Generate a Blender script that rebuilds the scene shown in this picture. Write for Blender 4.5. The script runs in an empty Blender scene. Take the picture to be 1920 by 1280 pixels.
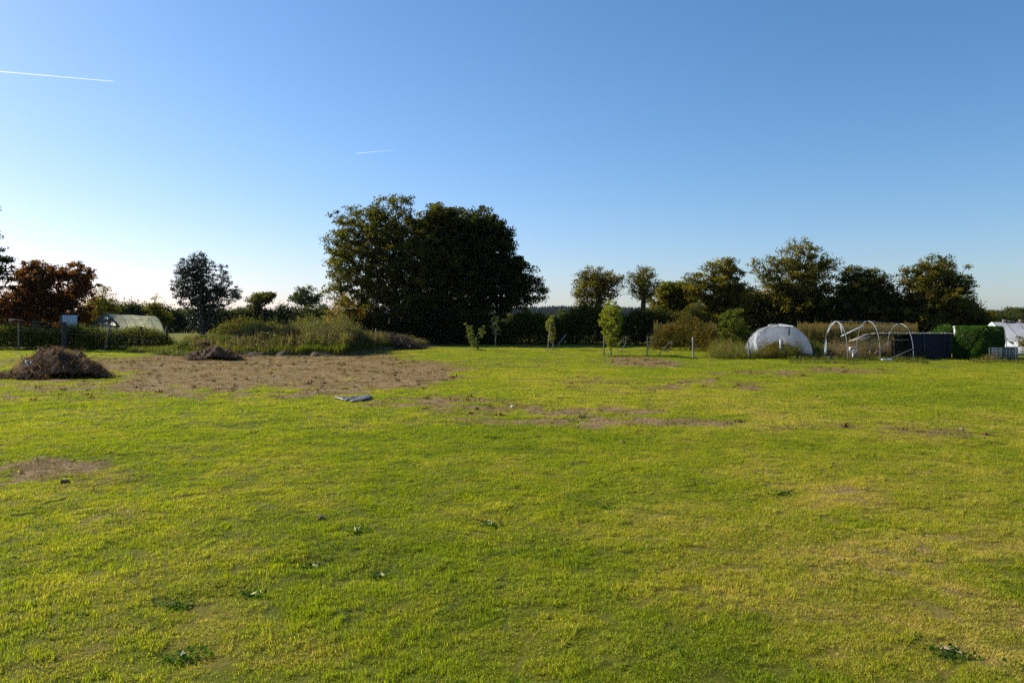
import bpy, math, random
import numpy as np
from mathutils import Vector

sc = bpy.context.scene
R = math.radians
H = 2.4                       # eye height above the lawn
FPX = 1440.0                  # focal length in pixels of the 1920 px wide photograph
HOR = 600.0                   # horizon row

# ------------------------------------------------------------------ camera
cam = bpy.data.cameras.new('camera'); camo = bpy.data.objects.new('camera', cam)
sc.collection.objects.link(camo)
cam.sensor_width = 36.0; cam.lens = 27.0
cam.shift_y = -(640 - HOR) / 1920.0
cam.clip_start = 0.1; cam.clip_end = 30000
camo.location = (0, 0, H); camo.rotation_euler = (R(90), 0, 0)
sc.camera = camo

# ------------------------------------------------------------------ sky, sun, exposure
SUN_AZ, SUN_EL = -62.0, 31.0        # degrees, azimuth measured from +Y towards +X
w = bpy.data.worlds.new('World'); sc.world = w; w.use_nodes = True
nt = w.node_tree; nt.nodes.clear()
sky = nt.nodes.new('ShaderNodeTexSky'); sky.sky_type = 'NISHITA'; sky.sun_disc = False
sky.sun_elevation = R(SUN_EL); sky.sun_rotation = R(SUN_AZ)
sky.altitude = 0; sky.air_density = 1.0; sky.dust_density = 0.5; sky.ozone_density = 2.5
bg = nt.nodes.new('ShaderNodeBackground'); bg.inputs['Strength'].default_value = 0.078
wo = nt.nodes.new('ShaderNodeOutputWorld')
tint = nt.nodes.new('ShaderNodeVectorMath'); tint.operation = 'MULTIPLY'; tint.inputs[1].default_value = (.87, 1.035, 1.27)   # cooler white balance of the sky
sep = nt.nodes.new('ShaderNodeSeparateXYZ'); comb = nt.nodes.new('ShaderNodeCombineXYZ')
pw = nt.nodes.new('ShaderNodeMath'); pw.operation = 'POWER'; pw.inputs[1].default_value = 1.25        # steeper fall of red away from the sun
pm = nt.nodes.new('ShaderNodeMath'); pm.operation = 'MULTIPLY'; pm.inputs[1].default_value = .76
nt.links.new(sky.outputs[0], tint.inputs[0]); nt.links.new(tint.outputs[0], sep.inputs[0]); nt.links.new(sep.outputs[0], pw.inputs[0]); nt.links.new(pw.outputs[0], pm.inputs[0])
nt.links.new(pm.outputs[0], comb.inputs[0]); nt.links.new(sep.outputs[1], comb.inputs[1]); nt.links.new(sep.outputs[2], comb.inputs[2]); nt.links.new(comb.outputs[0], bg.inputs[0]); nt.links.new(bg.outputs[0], wo.inputs[0])
sl = bpy.data.lights.new('sun', 'SUN'); so = bpy.data.objects.new('sun', sl); sc.collection.objects.link(so)
sl.energy = 5.0; sl.angle = R(0.53); sl.color = (1.0, 0.93, 0.82)
sd = Vector((math.sin(R(SUN_AZ)) * math.cos(R(SUN_EL)), math.cos(R(SUN_AZ)) * math.cos(R(SUN_EL)), math.sin(R(SUN_EL))))
so.rotation_euler = sd.to_track_quat('Z', 'Y').to_euler(); so.location = (-40, 20, 30)
sc.view_settings.view_transform = 'Standard'; sc.view_settings.look = 'None'
sc.view_settings.exposure = 0.6; sc.view_settings.gamma = 1.0
sc.cycles.max_bounces = 8; sc.cycles.transparent_max_bounces = 8
sc.cycles.diffuse_bounces = 3; sc.cycles.glossy_bounces = 2; sc.cycles.transmission_bounces = 4
sc.cycles.volume_bounces = 0
sc.cycles.use_denoising = False; sc.cycles.use_adaptive_sampling = False; sc.cycles.sample_clamp_direct = .8; sc.cycles.sample_clamp_indirect = .8

rng = np.random.default_rng(7); random.seed(7)

# ------------------------------------------------------------------ helpers
def D(y):
    return FPX * H / (y - HOR)
def X(px, d):
    return (px - 960.0) / FPX * d
def Z(py, d):
    return H + (HOR - py) / FPX * d
def G(px, py):
    d = D(py); return X(px, d), d

def tag(o, label=None, cat=None, group=None, kind=None):
    if label: o['label'] = label
    if cat: o['category'] = cat
    if group: o['group'] = group
    if kind: o['kind'] = kind
    return o

def empty(name, loc=(0, 0, 0), label=None, cat=None, group=None, rz=0):
    o = bpy.data.objects.new(name, None); sc.collection.objects.link(o)
    o.location = loc; o.rotation_euler = (0, 0, rz)
    bpy.context.view_layer.update()
    return tag(o, label, cat, group)

def mk(name, V, F, mat, parent=None, col=None, smooth=False, attrs=None, origin=None):
    """V (n,3), F list of (m,k) index arrays; world coordinates, origin at the thing's base"""
    V = np.asarray(V, dtype=np.float32)
    Fs = [np.asarray(f, dtype=np.int32) for f in (F if isinstance(F, list) else [F]) if len(f)]
    if parent is not None:
        org = np.array(parent.matrix_basis.translation, dtype=np.float32)
        M = np.array(parent.matrix_basis.inverted(), dtype=np.float32)
        V = V @ M[:3, :3].T + M[:3, 3]
    elif origin is not None:
        V = V - np.array(origin, dtype=np.float32)
    me = bpy.data.meshes.new(name)
    me.vertices.add(len(V)); me.vertices.foreach_set('co', V.ravel())
    nl = sum(f.size for f in Fs); npoly = sum(len(f) for f in Fs)
    me.loops.add(nl); me.polygons.add(npoly)
    me.loops.foreach_set('vertex_index', np.concatenate([f.ravel() for f in Fs]))
    tot = np.concatenate([np.full(len(f), f.shape[1], dtype=np.int32) for f in Fs])
    start = np.concatenate([[0], np.cumsum(tot)[:-1]]).astype(np.int32)
    me.polygons.foreach_set('loop_start', start)
    me.update(calc_edges=True)
    if smooth: me.polygons.foreach_set('use_smooth', np.ones(npoly, dtype=bool))
    if col is not None:
        a = me.attributes.new('col', 'FLOAT_COLOR', 'POINT')
        c = np.ones((len(V), 4), dtype=np.float32); c[:, :3] = col
        a.data.foreach_set('color', c.ravel())
    for k, v in (attrs or {}).items():
        a = me.attributes.new(k, 'FLOAT', 'POINT'); a.data.foreach_set('value', np.asarray(v, dtype=np.float32))
    me.materials.append(mat)
    o = bpy.data.objects.new(name, me); sc.collection.objects.link(o)
    if parent is not None: o.parent = parent
    elif origin is not None: o.location = origin
    return o

class MB:
    """collects boxes, tubes and quads"""
    def __init__(s): s.V = []; s.F4 = []; s.F3 = []; s.C = []; s.n = 0
    def add(s, V, F4=None, F3=None, c=None):
        V = np.asarray(V, float).reshape(-1, 3)
        if F4 is not None and len(F4): s.F4.append(np.asarray(F4) + s.n)
        if F3 is not None and len(F3): s.F3.append(np.asarray(F3) + s.n)
        s.V.append(V); s.n += len(V)
        s.C.append(np.tile(c if c is not None else (0.5, 0.5, 0.5), (len(V), 1)))
        return s
    def box(s, c, size, rz=0, ry=0, rx=0, jit=0, col=None):
        v = np.array([[a, b, d] for a in (-.5, .5) for b in (-.5, .5) for d in (-.5, .5)]) * np.array(size)
        if jit: v = v + rng.normal(0, jit, v.shape)
        from mathutils import Euler
        M = np.array(Euler((rx, ry, rz)).to_matrix())
        v = v @ M.T + np.array(c)
        s.add(v, [[0, 1, 3, 2], [4, 6, 7, 5], [0, 4, 5, 1], [2, 3, 7, 6], [0, 2, 6, 4], [1, 5, 7, 3]], c=col)
        return s
    def tube(s, pts, r, k=6, col=None, cap=True):
        pts = np.asarray(pts, float); n = len(pts)
        r = np.broadcast_to(np.asarray(r, float), (n,))
        t = np.gradient(pts, axis=0); t /= np.linalg.norm(t, axis=1)[:, None] + 1e-9
        up = np.array([0, 0, 1.0]) if abs(t[0][2]) < .9 else np.array([1.0, 0, 0])
        u = np.cross(t, up); u /= np.linalg.norm(u, axis=1)[:, None] + 1e-9
        v = np.cross(t, u)
        a = np.arange(k) / k * 2 * np.pi
        P = pts[:, None, :] + r[:, None, None] * (np.cos(a)[None, :, None] * u[:, None, :] + np.sin(a)[None, :, None] * v[:, None, :])
        i = np.arange(n - 1)[:, None] * k; j = np.arange(k)[None, :]; j2 = (j + 1) % k
        F = np.stack([i + j, i + j2, i + k + j2, i + k + j], -1).reshape(-1, 4)
        V = P.reshape(-1, 3); F3 = []
        if cap:
            V = np.vstack([V, pts[0], pts[-1]]); a0, a1 = n * k, n * k + 1
            F3 = [[a0, (q + 1) % k, q] for q in range(k)] + [[a1, (n - 1) * k + q, (n - 1) * k + (q + 1) % k] for q in range(k)]
        s.add(V, F, F3, c=col); return s
    def build(s, name, mat, parent=None, smooth=False, origin=None, usecol=False):
        V = np.vstack(s.V); F = []
        if s.F4: F.append(np.vstack(s.F4))
        if s.F3: F.append(np.vstack(s.F3))
        return mk(name, V, F, mat, parent, smooth=smooth, origin=origin, col=np.vstack(s.C) if usecol else None)

def _h(ix, iy, s):
    n = (ix.astype(np.int64) * 374761393 + iy.astype(np.int64) * 668265263 + s * 1442695041) & 0x7fffffff
    n = ((n ^ (n >> 13)) * 1274126177) & 0x7fffffff
    n = ((n ^ (n >> 15)) * 915488749) & 0x7fffffff
    return (n & 0xffff) / 65535.0
def vnoise(x, y, s=0):
    x = np.asarray(x, float); y = np.asarray(y, float)
    ix = np.floor(x); iy = np.floor(y); fx = x - ix; fy = y - iy
    fx = fx * fx * (3 - 2 * fx); fy = fy * fy * (3 - 2 * fy)
    a = _h(ix, iy, s); b = _h(ix + 1, iy, s); c = _h(ix, iy + 1, s); d = _h(ix + 1, iy + 1, s)
    return a * (1 - fx) * (1 - fy) + b * fx * (1 - fy) + c * (1 - fx) * fy + d * fx * fy
def fbm(x, y, s=0, o=4):
    t = 0; a = .5; n = 0
    for i in range(o):
        t = t + a * vnoise(x * 2 ** i + 17.3 * i, y * 2 ** i - 9.1 * i, s + i); n += a; a *= .5
    return t / n
def sstep(a, b, x):
    t = np.clip((x - a) / (b - a), 0, 1); return t * t * (3 - 2 * t)

# ------------------------------------------------------------------ lawn maps (world space)
# bare / brown areas given by the ground spots they cover: px, py, half width px, half height px, amount
def ell(px, py, rx, ry, amt):
    d0, d1 = D(py + ry), D(py - ry); dc = (d0 + d1) / 2
    return (X(px, D(py)), dc, rx / FPX * D(py), (d1 - d0) / 2, amt)
DIRT = [ell(480, 698, 215, 34, 1.15), ell(700, 706, 150, 26, 1.0), ell(330, 680, 190, 16, 1.0), ell(560, 726, 190, 22, .72), ell(90, 706, 190, 16, .6),
        ell(90, 728, 210, 24, .62), ell(260, 745, 300, 16, .5), ell(40, 683, 110, 14, .6), ell(1200, 679, 70, 9, .95), ell(1440, 702, 130, 6, .62),
        ell(1180, 722, 160, 16, .52), ell(1330, 715, 80, 8, .66), ell(1620, 697, 110, 6, .72), ell(1330, 724, 100, 6, .7),
        ell(900, 768, 190, 9, .66), ell(1130, 772, 120, 7, .78), ell(820, 752, 130, 7, .68), ell(960, 790, 170, 6, .62), ell(1150, 788, 170, 7, .8), ell(1350, 794, 130, 6, .62),
        ell(1600, 804, 130, 8, .6), ell(1780, 816, 130, 10, .55), ell(1860, 800, 90, 9, .5), ell(60, 886, 120, 22, .72), ell(160, 920, 140, 30, .45),
        ell(220, 975, 130, 22, .5), ell(200, 1020, 140, 30, .42), ell(580, 680, 160, 10, 1.0), ell(900, 690, 180, 16, .42), ell(640, 668, 30, 6, .6)]
DRY = [ell(1640, 1100, 230, 110, .9), ell(1860, 1200, 150, 80, .8), ell(1240, 955, 60, 8, .8), ell(1560, 930, 120, 30, .55), ell(1580, 945, 40, 6, .8),
       ell(1240, 1020, 170, 60, .55), ell(1500, 1230, 200, 60, .7), ell(250, 930, 330, 90, .5), ell(150, 1010, 300, 60, .5), ell(520, 1140, 200, 50, .4),
       ell(1800, 980, 200, 50, .4), ell(1100, 730, 400, 30, .4), ell(1750, 800, 300, 40, .45), ell(1100, 860, 500, 25, .25), ell(60, 1220, 120, 60, .6),
       ell(60, 1100, 120, 60, .5), ell(1000, 1130, 300, 60, .3), ell(1480, 1020, 200, 40, .5)]
LUSH = [ell(750, 1080, 260, 60, .5), ell(420, 870, 260, 30, .6), ell(900, 830, 300, 25, .6), ell(1880, 1100, 90, 60, .9), ell(1500, 840, 200, 20, .6),
        ell(1660, 960, 120, 30, .6), ell(1000, 1200, 260, 60, .4), ell(1400, 1210, 120, 40, .5), ell(860, 720, 90, 20, .6), ell(200, 860, 200, 24, .5), ell(560, 1010, 200, 40, .5)]
PITS = [(920, 983, .30, .05), (707, 1072, .30, .09), (470, 1107, .28, .08), (592, 1052, .26, .07), (668, 996, .2, .05), (612, 1054, .2, .05),
        (330, 1130, .24, .06), (345, 1225, .3, .05), (1138, 954, .22, .05), (1500, 926, .25, .05), (1785, 1222, .3, .07), (745, 1040, .22, .05), (930, 822, .3, .05), (1460, 912, .2, .04)]
def emap(L, x, y, warp=1.0):
    wx = x + (fbm(x * .5, y * .5, 31) - .5) * 3.0 * warp; wy = y + (fbm(x * .5, y * .5, 57) - .5) * 3.4 * warp
    r = np.zeros_like(x)
    for cx, cy, rx, ry, a in L:
        q = ((wx - cx) / rx) ** 2 + ((wy - cy) / ry) ** 2
        r = np.maximum(r, a * np.clip(1.5 - q * .75, 0, 1))
    return r
def lawn_maps(x, y):
    n = fbm(x * 1.1, y * .9, 3); nf = fbm(x * 4.5, y * 2.6, 8); big = fbm(x * .16, y * .12, 77)
    dirt = emap(DIRT, x, y)
    nm = .5 * fbm(x * 1.5, y * 1.1, 3) + .5 * fbm(x * 5, y * 3.6, 8)
    dirt = np.clip(dirt * 1.15, 0, 1) * sstep(.46, .55, nm + (dirt - .52) * .42)
    dirt = np.maximum(dirt, .25 * sstep(.66, .8, fbm(x * .8, y * .8, 91)))
    dry = emap(DRY, x, y, .6) * .4 + (big - .5) * .5 + (n - .5) * .7 + .3
    dry -= emap(LUSH, x, y, .6) * .28
    dry = dry + (fbm(x * 2.7, y * 2.7, 44) - .5) * .6
    return np.clip(dirt, 0, 1), np.clip(dry, 0, 1)
def ground_z(x, y):
    z = (fbm(x * .35, y * .35, 5) - .5) * .10 + (fbm(x * 1.6, y * 1.6, 12) - .5) * .06 + (fbm(x * 4, y * 4, 14, 2) - .5) * .02
    for px, py, r, dep in PITS:
        gx, gy = G(px, py); z = z - .7 * dep * np.exp(-(((x - gx) / r) ** 2 + ((y - gy) / (r * .8)) ** 2))
    fade = sstep(160, 60, y) if False else 1 - sstep(60, 160, y)
    return z * fade

# ------------------------------------------------------------------ materials
def newmat(name):
    m = bpy.data.materials.new(name); m.use_nodes = True; m.node_tree.nodes.clear()
    return m, m.node_tree
def N(nt, t, **k):
    n = nt.nodes.new(t)
    for a, v in k.items():
        if hasattr(n, a): setattr(n, a, v)
        else: n.inputs[a].default_value = v
    return n
def simple(name, c, rough=.8, var=.25, scale=6, metal=0, bump=0.0, bscale=30):
    m, t = newmat(name); L = t.links.new
    geo = N(t, 'ShaderNodeTexCoord'); no = N(t, 'ShaderNodeTexNoise'); no.inputs['Scale'].default_value = scale; no.inputs['Detail'].default_value = 5
    L(geo.outputs['Object'], no.inputs['Vector'])
    mp = N(t, 'ShaderNodeMapRange'); mp.inputs['From Min'].default_value = .3; mp.inputs['From Max'].default_value = .7
    mp.inputs['To Min'].default_value = 1 - var; mp.inputs['To Max'].default_value = 1 + var
    L(no.outputs['Fac'], mp.inputs['Value'])
    vm = N(t, 'ShaderNodeVectorMath', operation='SCALE'); vm.inputs[0].default_value = c[:3]
    L(mp.outputs[0], vm.inputs['Scale'])
    p = N(t, 'ShaderNodeBsdfPrincipled'); p.inputs['Roughness'].default_value = rough; p.inputs['Metallic'].default_value = metal
    L(vm.outputs[0], p.inputs['Base Color'])
    if bump:
        n2 = N(t, 'ShaderNodeTexNoise'); n2.inputs['Scale'].default_value = bscale; n2.inputs['Detail'].default_value = 6
        L(geo.outputs['Object'], n2.inputs['Vector'])
        b = N(t, 'ShaderNodeBump'); b.inputs['Strength'].default_value = bump; b.inputs['Distance'].default_value = .05
        L(n2.outputs['Fac'], b.inputs['Height']); L(b.outputs[0], p.inputs['Normal'])
    o = N(t, 'ShaderNodeOutputMaterial'); L(p.outputs[0], o.inputs[0]); return m
def leafmat(name, trans=.45, rough=.45, spec=.3, gain=1.0):
    """foliage: colour per leaf from the mesh attribute, part of the light passes through"""
    m, t = newmat(name); L = t.links.new
    a = N(t, 'ShaderNodeAttribute'); a.attribute_name = 'col'
    p = N(t, 'ShaderNodeBsdfPrincipled'); p.inputs['Roughness'].default_value = rough; p.inputs['Specular IOR Level'].default_value = spec
    L(a.outputs['Color'], p.inputs['Base Color'])
    tr = N(t, 'ShaderNodeBsdfTranslucent'); vm = N(t, 'ShaderNodeVectorMath', operation='MULTIPLY'); vm.inputs[1].default_value = (1.35 * gain, 1.45 * gain, .55 * gain)
    L(a.outputs['Color'], vm.inputs[0]); L(vm.outputs[0], tr.inputs['Color'])
    mx = N(t, 'ShaderNodeMixShader'); mx.inputs[0].default_value = trans
    L(p.outputs[0], mx.inputs[1]); L(tr.outputs[0], mx.inputs[2])
    o = N(t, 'ShaderNodeOutputMaterial'); L(mx.outputs[0], o.inputs[0]); return m
M_leaf = leafmat('leaf', .55, .6, .1); M_gloss = leafmat('glossy_leaf', .15, .45, .4); M_weed = leafmat('weed', .5, .5, .25)
M_bark = simple('bark', (.07, .055, .042), .9, .35, 9, bump=.6)
M_barkpale = simple('pale_bark', (.22, .19, .15), .9, .3, 9, bump=.4)
M_wood = simple('old_timber', (.17, .13, .09), .85, .35, 14, bump=.5)
M_post = simple('grey_post', (.30, .26, .21), .85, .3, 16, bump=.5)
M_darkwood = simple('dark_timber', (.05, .04, .03), .9, .3, 12, bump=.4)
M_hay = leafmat('dry_strand', .4, .8, .1)
M_metal = simple('galvanised_tube', (.30, .31, .31), .5, .25, 10, metal=.4)
M_white = simple('white_plastic', (.78, .78, .75), .5, .08, 5)
M_navy = simple('navy_cladding', (.006, .010, .022), .85, .25, 3)
M_fibre = simple('fibre_cement', (.34, .32, .29), .9, .4, 8, bump=.3)
M_black = simple('black_sheet', (.05, .052, .055), .35, .3, 5)

def grassmat(name, blades=True):
    m, t = newmat(name); L = t.links.new
    def attr(n, ty):
        a = N(t, 'ShaderNodeAttribute'); a.attribute_name = n; a.attribute_type = ty; return a
    ty = 'INSTANCER' if blades else 'GEOMETRY'
    dirt = attr('dirt', ty); dry = attr('dry', ty)
    geo = N(t, 'ShaderNodeNewGeometry')
    no = N(t, 'ShaderNodeTexNoise'); no.inputs['Scale'].default_value = 3.2; no.inputs['Detail'].default_value = 6; no.inputs['Roughness'].default_value = .65
    L(geo.outputs['Position'], no.inputs['Vector'])
    no2 = N(t, 'ShaderNodeTexNoise'); no2.inputs['Scale'].default_value = 26; no2.inputs['Detail'].default_value = 4
    L(geo.outputs['Position'], no2.inputs['Vector'])
    # dryness = map + fine noise (+ per blade random)
    s = N(t, 'ShaderNodeMath', operation='MULTIPLY_ADD'); L(no.outputs['Fac'], s.inputs[0]); s.inputs[1].default_value = .9; s.inputs[2].default_value = -.45
    s2 = N(t, 'ShaderNodeMath', operation='ADD'); L(s.outputs[0], s2.inputs[0]); L(dry.outputs['Fac'], s2.inputs[1])
    last = s2
    if blades:
        rn = attr('rnd', 'GEOMETRY')
        s3 = N(t, 'ShaderNodeMath', operation='MULTIPLY_ADD'); L(rn.outputs['Fac'], s3.inputs[0]); s3.inputs[1].default_value = .8; s3.inputs[2].default_value = -.4
        s4 = N(t, 'ShaderNodeMath', operation='ADD'); L(s2.outputs[0], s4.inputs[0]); L(s3.outputs[0], s4.inputs[1]); last = s4
    cr = N(t, 'ShaderNodeValToRGB'); e = cr.color_ramp.elements
    e[0].position = 0.0; e[0].color = (.20, .245, .012, 1); e[1].position = 1.0; e[1].color = (.55, .40, .12, 1)
    q = e.new(.3); q.color = (.295, .325, .017, 1); q = e.new(.62); q.color = (.40, .355, .034, 1)
    L(last.outputs[0], cr.inputs[0])
    # earth and brown hay
    er = N(t, 'ShaderNodeValToRGB'); e = er.color_ramp.elements
    e[0].position = .32; e[0].color = (.10, .064, .028, 1); e[1].position = .68; e[1].color = (.40, .275, .13, 1)
    L(no2.outputs['Fac'], er.inputs[0])
    mx = N(t, 'ShaderNodeMix', data_type='RGBA')
    dn = N(t, 'ShaderNodeMath', operation='MULTIPLY_ADD'); L(no2.outputs['Fac'], dn.inputs[0]); dn.inputs[1].default_value = .9; dn.inputs[2].default_value = -.45
    dd = N(t, 'ShaderNodeMath', operation='ADD'); L(dn.outputs[0], dd.inputs[0]); L(dirt.outputs['Fac'], dd.inputs[1])
    mr = N(t, 'ShaderNodeMapRange'); mr.inputs['From Min'].default_value = .3 if not blades else .5; mr.inputs['From Max'].default_value = .75 if not blades else .95
    L(dd.outputs[0], mr.inputs['Value'])
    L(mr.outputs[0], mx.inputs['Factor']); L(cr.outputs[0], mx.inputs['A']); L(er.outputs[0], mx.inputs['B'])
    p = N(t, 'ShaderNodeBsdfPrincipled'); p.inputs['Roughness'].default_value = .55 if blades else .95; p.inputs['Specular IOR Level'].default_value = .12 if blades else .1
    o = N(t, 'ShaderNodeOutputMaterial')
    if blades:
        f1 = N(t, 'ShaderNodeMath', operation='MULTIPLY'); L(rn.outputs['Fac'], f1.inputs[0]); f1.inputs[1].default_value = 7.31
        f2 = N(t, 'ShaderNodeMath', operation='FRACT'); L(f1.outputs[0], f2.inputs[0])
        f3 = N(t, 'ShaderNodeMath', operation='MULTIPLY_ADD'); L(f2.outputs[0], f3.inputs[0]); f3.inputs[1].default_value = .9; f3.inputs[2].default_value = .55
        bv = N(t, 'ShaderNodeVectorMath', operation='SCALE'); L(mx.outputs['Result'], bv.inputs[0]); L(f3.outputs[0], bv.inputs['Scale'])
        L(bv.outputs[0], p.inputs['Base Color'])
        tr = N(t, 'ShaderNodeBsdfTranslucent'); vm = N(t, 'ShaderNodeVectorMath', operation='MULTIPLY'); vm.inputs[1].default_value = (1.45, 1.55, .6)
        L(bv.outputs[0], vm.inputs[0]); L(vm.outputs[0], tr.inputs[0])
        ms = N(t, 'ShaderNodeMixShader'); ms.inputs[0].default_value = .45; L(p.outputs[0], ms.inputs[1]); L(tr.outputs[0], ms.inputs[2])
        L(ms.outputs[0], o.inputs[0])
    else:
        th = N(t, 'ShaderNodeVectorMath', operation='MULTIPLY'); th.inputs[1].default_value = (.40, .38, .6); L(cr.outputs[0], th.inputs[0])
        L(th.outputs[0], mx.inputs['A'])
        L(mx.outputs['Result'], p.inputs['Base Color'])
        n3 = N(t, 'ShaderNodeTexNoise'); n3.inputs['Scale'].default_value = 11; n3.inputs['Detail'].default_value = 8; n3.inputs['Roughness'].default_value = .7
        L(geo.outputs['Position'], n3.inputs['Vector'])
        b = N(t, 'ShaderNodeBump'); b.inputs['Strength'].default_value = .9; b.inputs['Distance'].default_value = .06
        L(n3.outputs['Fac'], b.inputs['Height']); L(b.outputs[0], p.inputs['Normal'])
        L(p.outputs[0], o.inputs[0])
    return m
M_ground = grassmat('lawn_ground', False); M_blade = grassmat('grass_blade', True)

# ------------------------------------------------------------------ ground sheet
gx = np.concatenate([-np.geomspace(46, 5000, 40)[::-1], np.arange(-45.8, 45.9, .25), np.geomspace(46, 5000, 40)])
gy = np.concatenate([np.linspace(-60, 2.5, 16), np.arange(2.6, 22, .14), np.arange(22, 72, .25), np.geomspace(72.3, 6000, 60)])
GX, GY = np.meshgrid(gx, gy)
gd, gr = lawn_maps(GX.ravel(), GY.ravel())
far = sstep(62, 90, GY.ravel()); gd *= (1 - far)
GZ = ground_z(GX, GY).ravel() + gd * 0.012 * rng.normal(0, 1, gd.shape)
n1 = len(gx); ii, jj = np.meshgrid(np.arange(len(gy) - 1), np.arange(n1 - 1), indexing='ij')
a = (ii * n1 + jj).ravel(); F = np.stack([a, a + 1, a + n1 + 1, a + n1], -1)
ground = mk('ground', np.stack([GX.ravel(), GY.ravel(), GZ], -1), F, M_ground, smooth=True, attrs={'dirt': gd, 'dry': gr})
tag(ground, 'mown lawn with bare brown strips, reaching to the far fields', 'ground', kind='structure')

# ------------------------------------------------------------------ grass blades
def blade_patch(n, size, lo, hi, wid, lean, clover=0, flat=0):
    x = rng.uniform(-size / 2, size / 2, n); y = rng.uniform(-size / 2, size / 2, n)
    sd_ = int(rng.integers(99)); cl = fbm(x * 15 + 40, y * 15 + 40, sd_, 3)
    hgt = rng.uniform(lo, hi, n) * np.clip(.15 + 2.9 * (cl - .28), .25, 1.6)
    an = rng.uniform(0, 2 * np.pi, n) * .55 + 9 * fbm(x * 6 + 7, y * 6 + 3, sd_ + 5, 2); le = np.abs(rng.normal(0, lean, n)) + (flat * rng.uniform(.6, 1.3, n))
    dx, dy = np.cos(an), np.sin(an); wd = wid * rng.uniform(.6, 1.4, n); sxv, syv = -dy, dx
    P = []
    for t, wv in ((0, .8), (.5, 1.0), (1.0, .12)):
        ang = le * (0.4 + .9 * t); r = hgt * t * np.sin(ang); z = hgt * t * np.cos(ang)
        z = np.maximum(z, .003 + .01 * t * flat)
        for s in (-1, 1):
            P.append(np.stack([x + dx * r + s * sxv * wd * wv / 2, y + dy * r + s * syv * wd * wv / 2, z - .004], -1))
    V = np.stack(P, 1).reshape(-1, 3); b = np.arange(n)[:, None] * 6
    F = np.concatenate([b + np.array([[0, 1, 3, 2]]), b + np.array([[2, 3, 5, 4]])])
    rnd = np.repeat(rng.uniform(0, 1, n), 6)
    return V, F, rnd
def patch_object(nm, mat, V, F, rnd):
    o = mk(nm, V, F, mat, attrs={'rnd': rnd}); sc.collection.objects.unlink(o); return o
protos = []
for i in range(5): protos.append(patch_object('grass_patch', M_blade, *blade_patch(1150, .36, .016, .042, .0040, .85)))
for i in range(4): protos.append(patch_object('grass_patch', M_blade, *blade_patch(2000, 1.3, .018, .046, .0085, .8)))
for i in range(4): protos.append(patch_object('grass_patch', M_blade, *blade_patch(850, .52, .018, .046, .0062, .8)))
for i in range(3): protos.append(patch_object('dry_patch', M_blade, *blade_patch(210, .4, .03, .08, .0040, .5, flat=1.0)))
for i in range(3): protos.append(patch_object('dry_patch', M_blade, *blade_patch(620, 1.3, .03, .09, .009, .5, flat=.9)))

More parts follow.
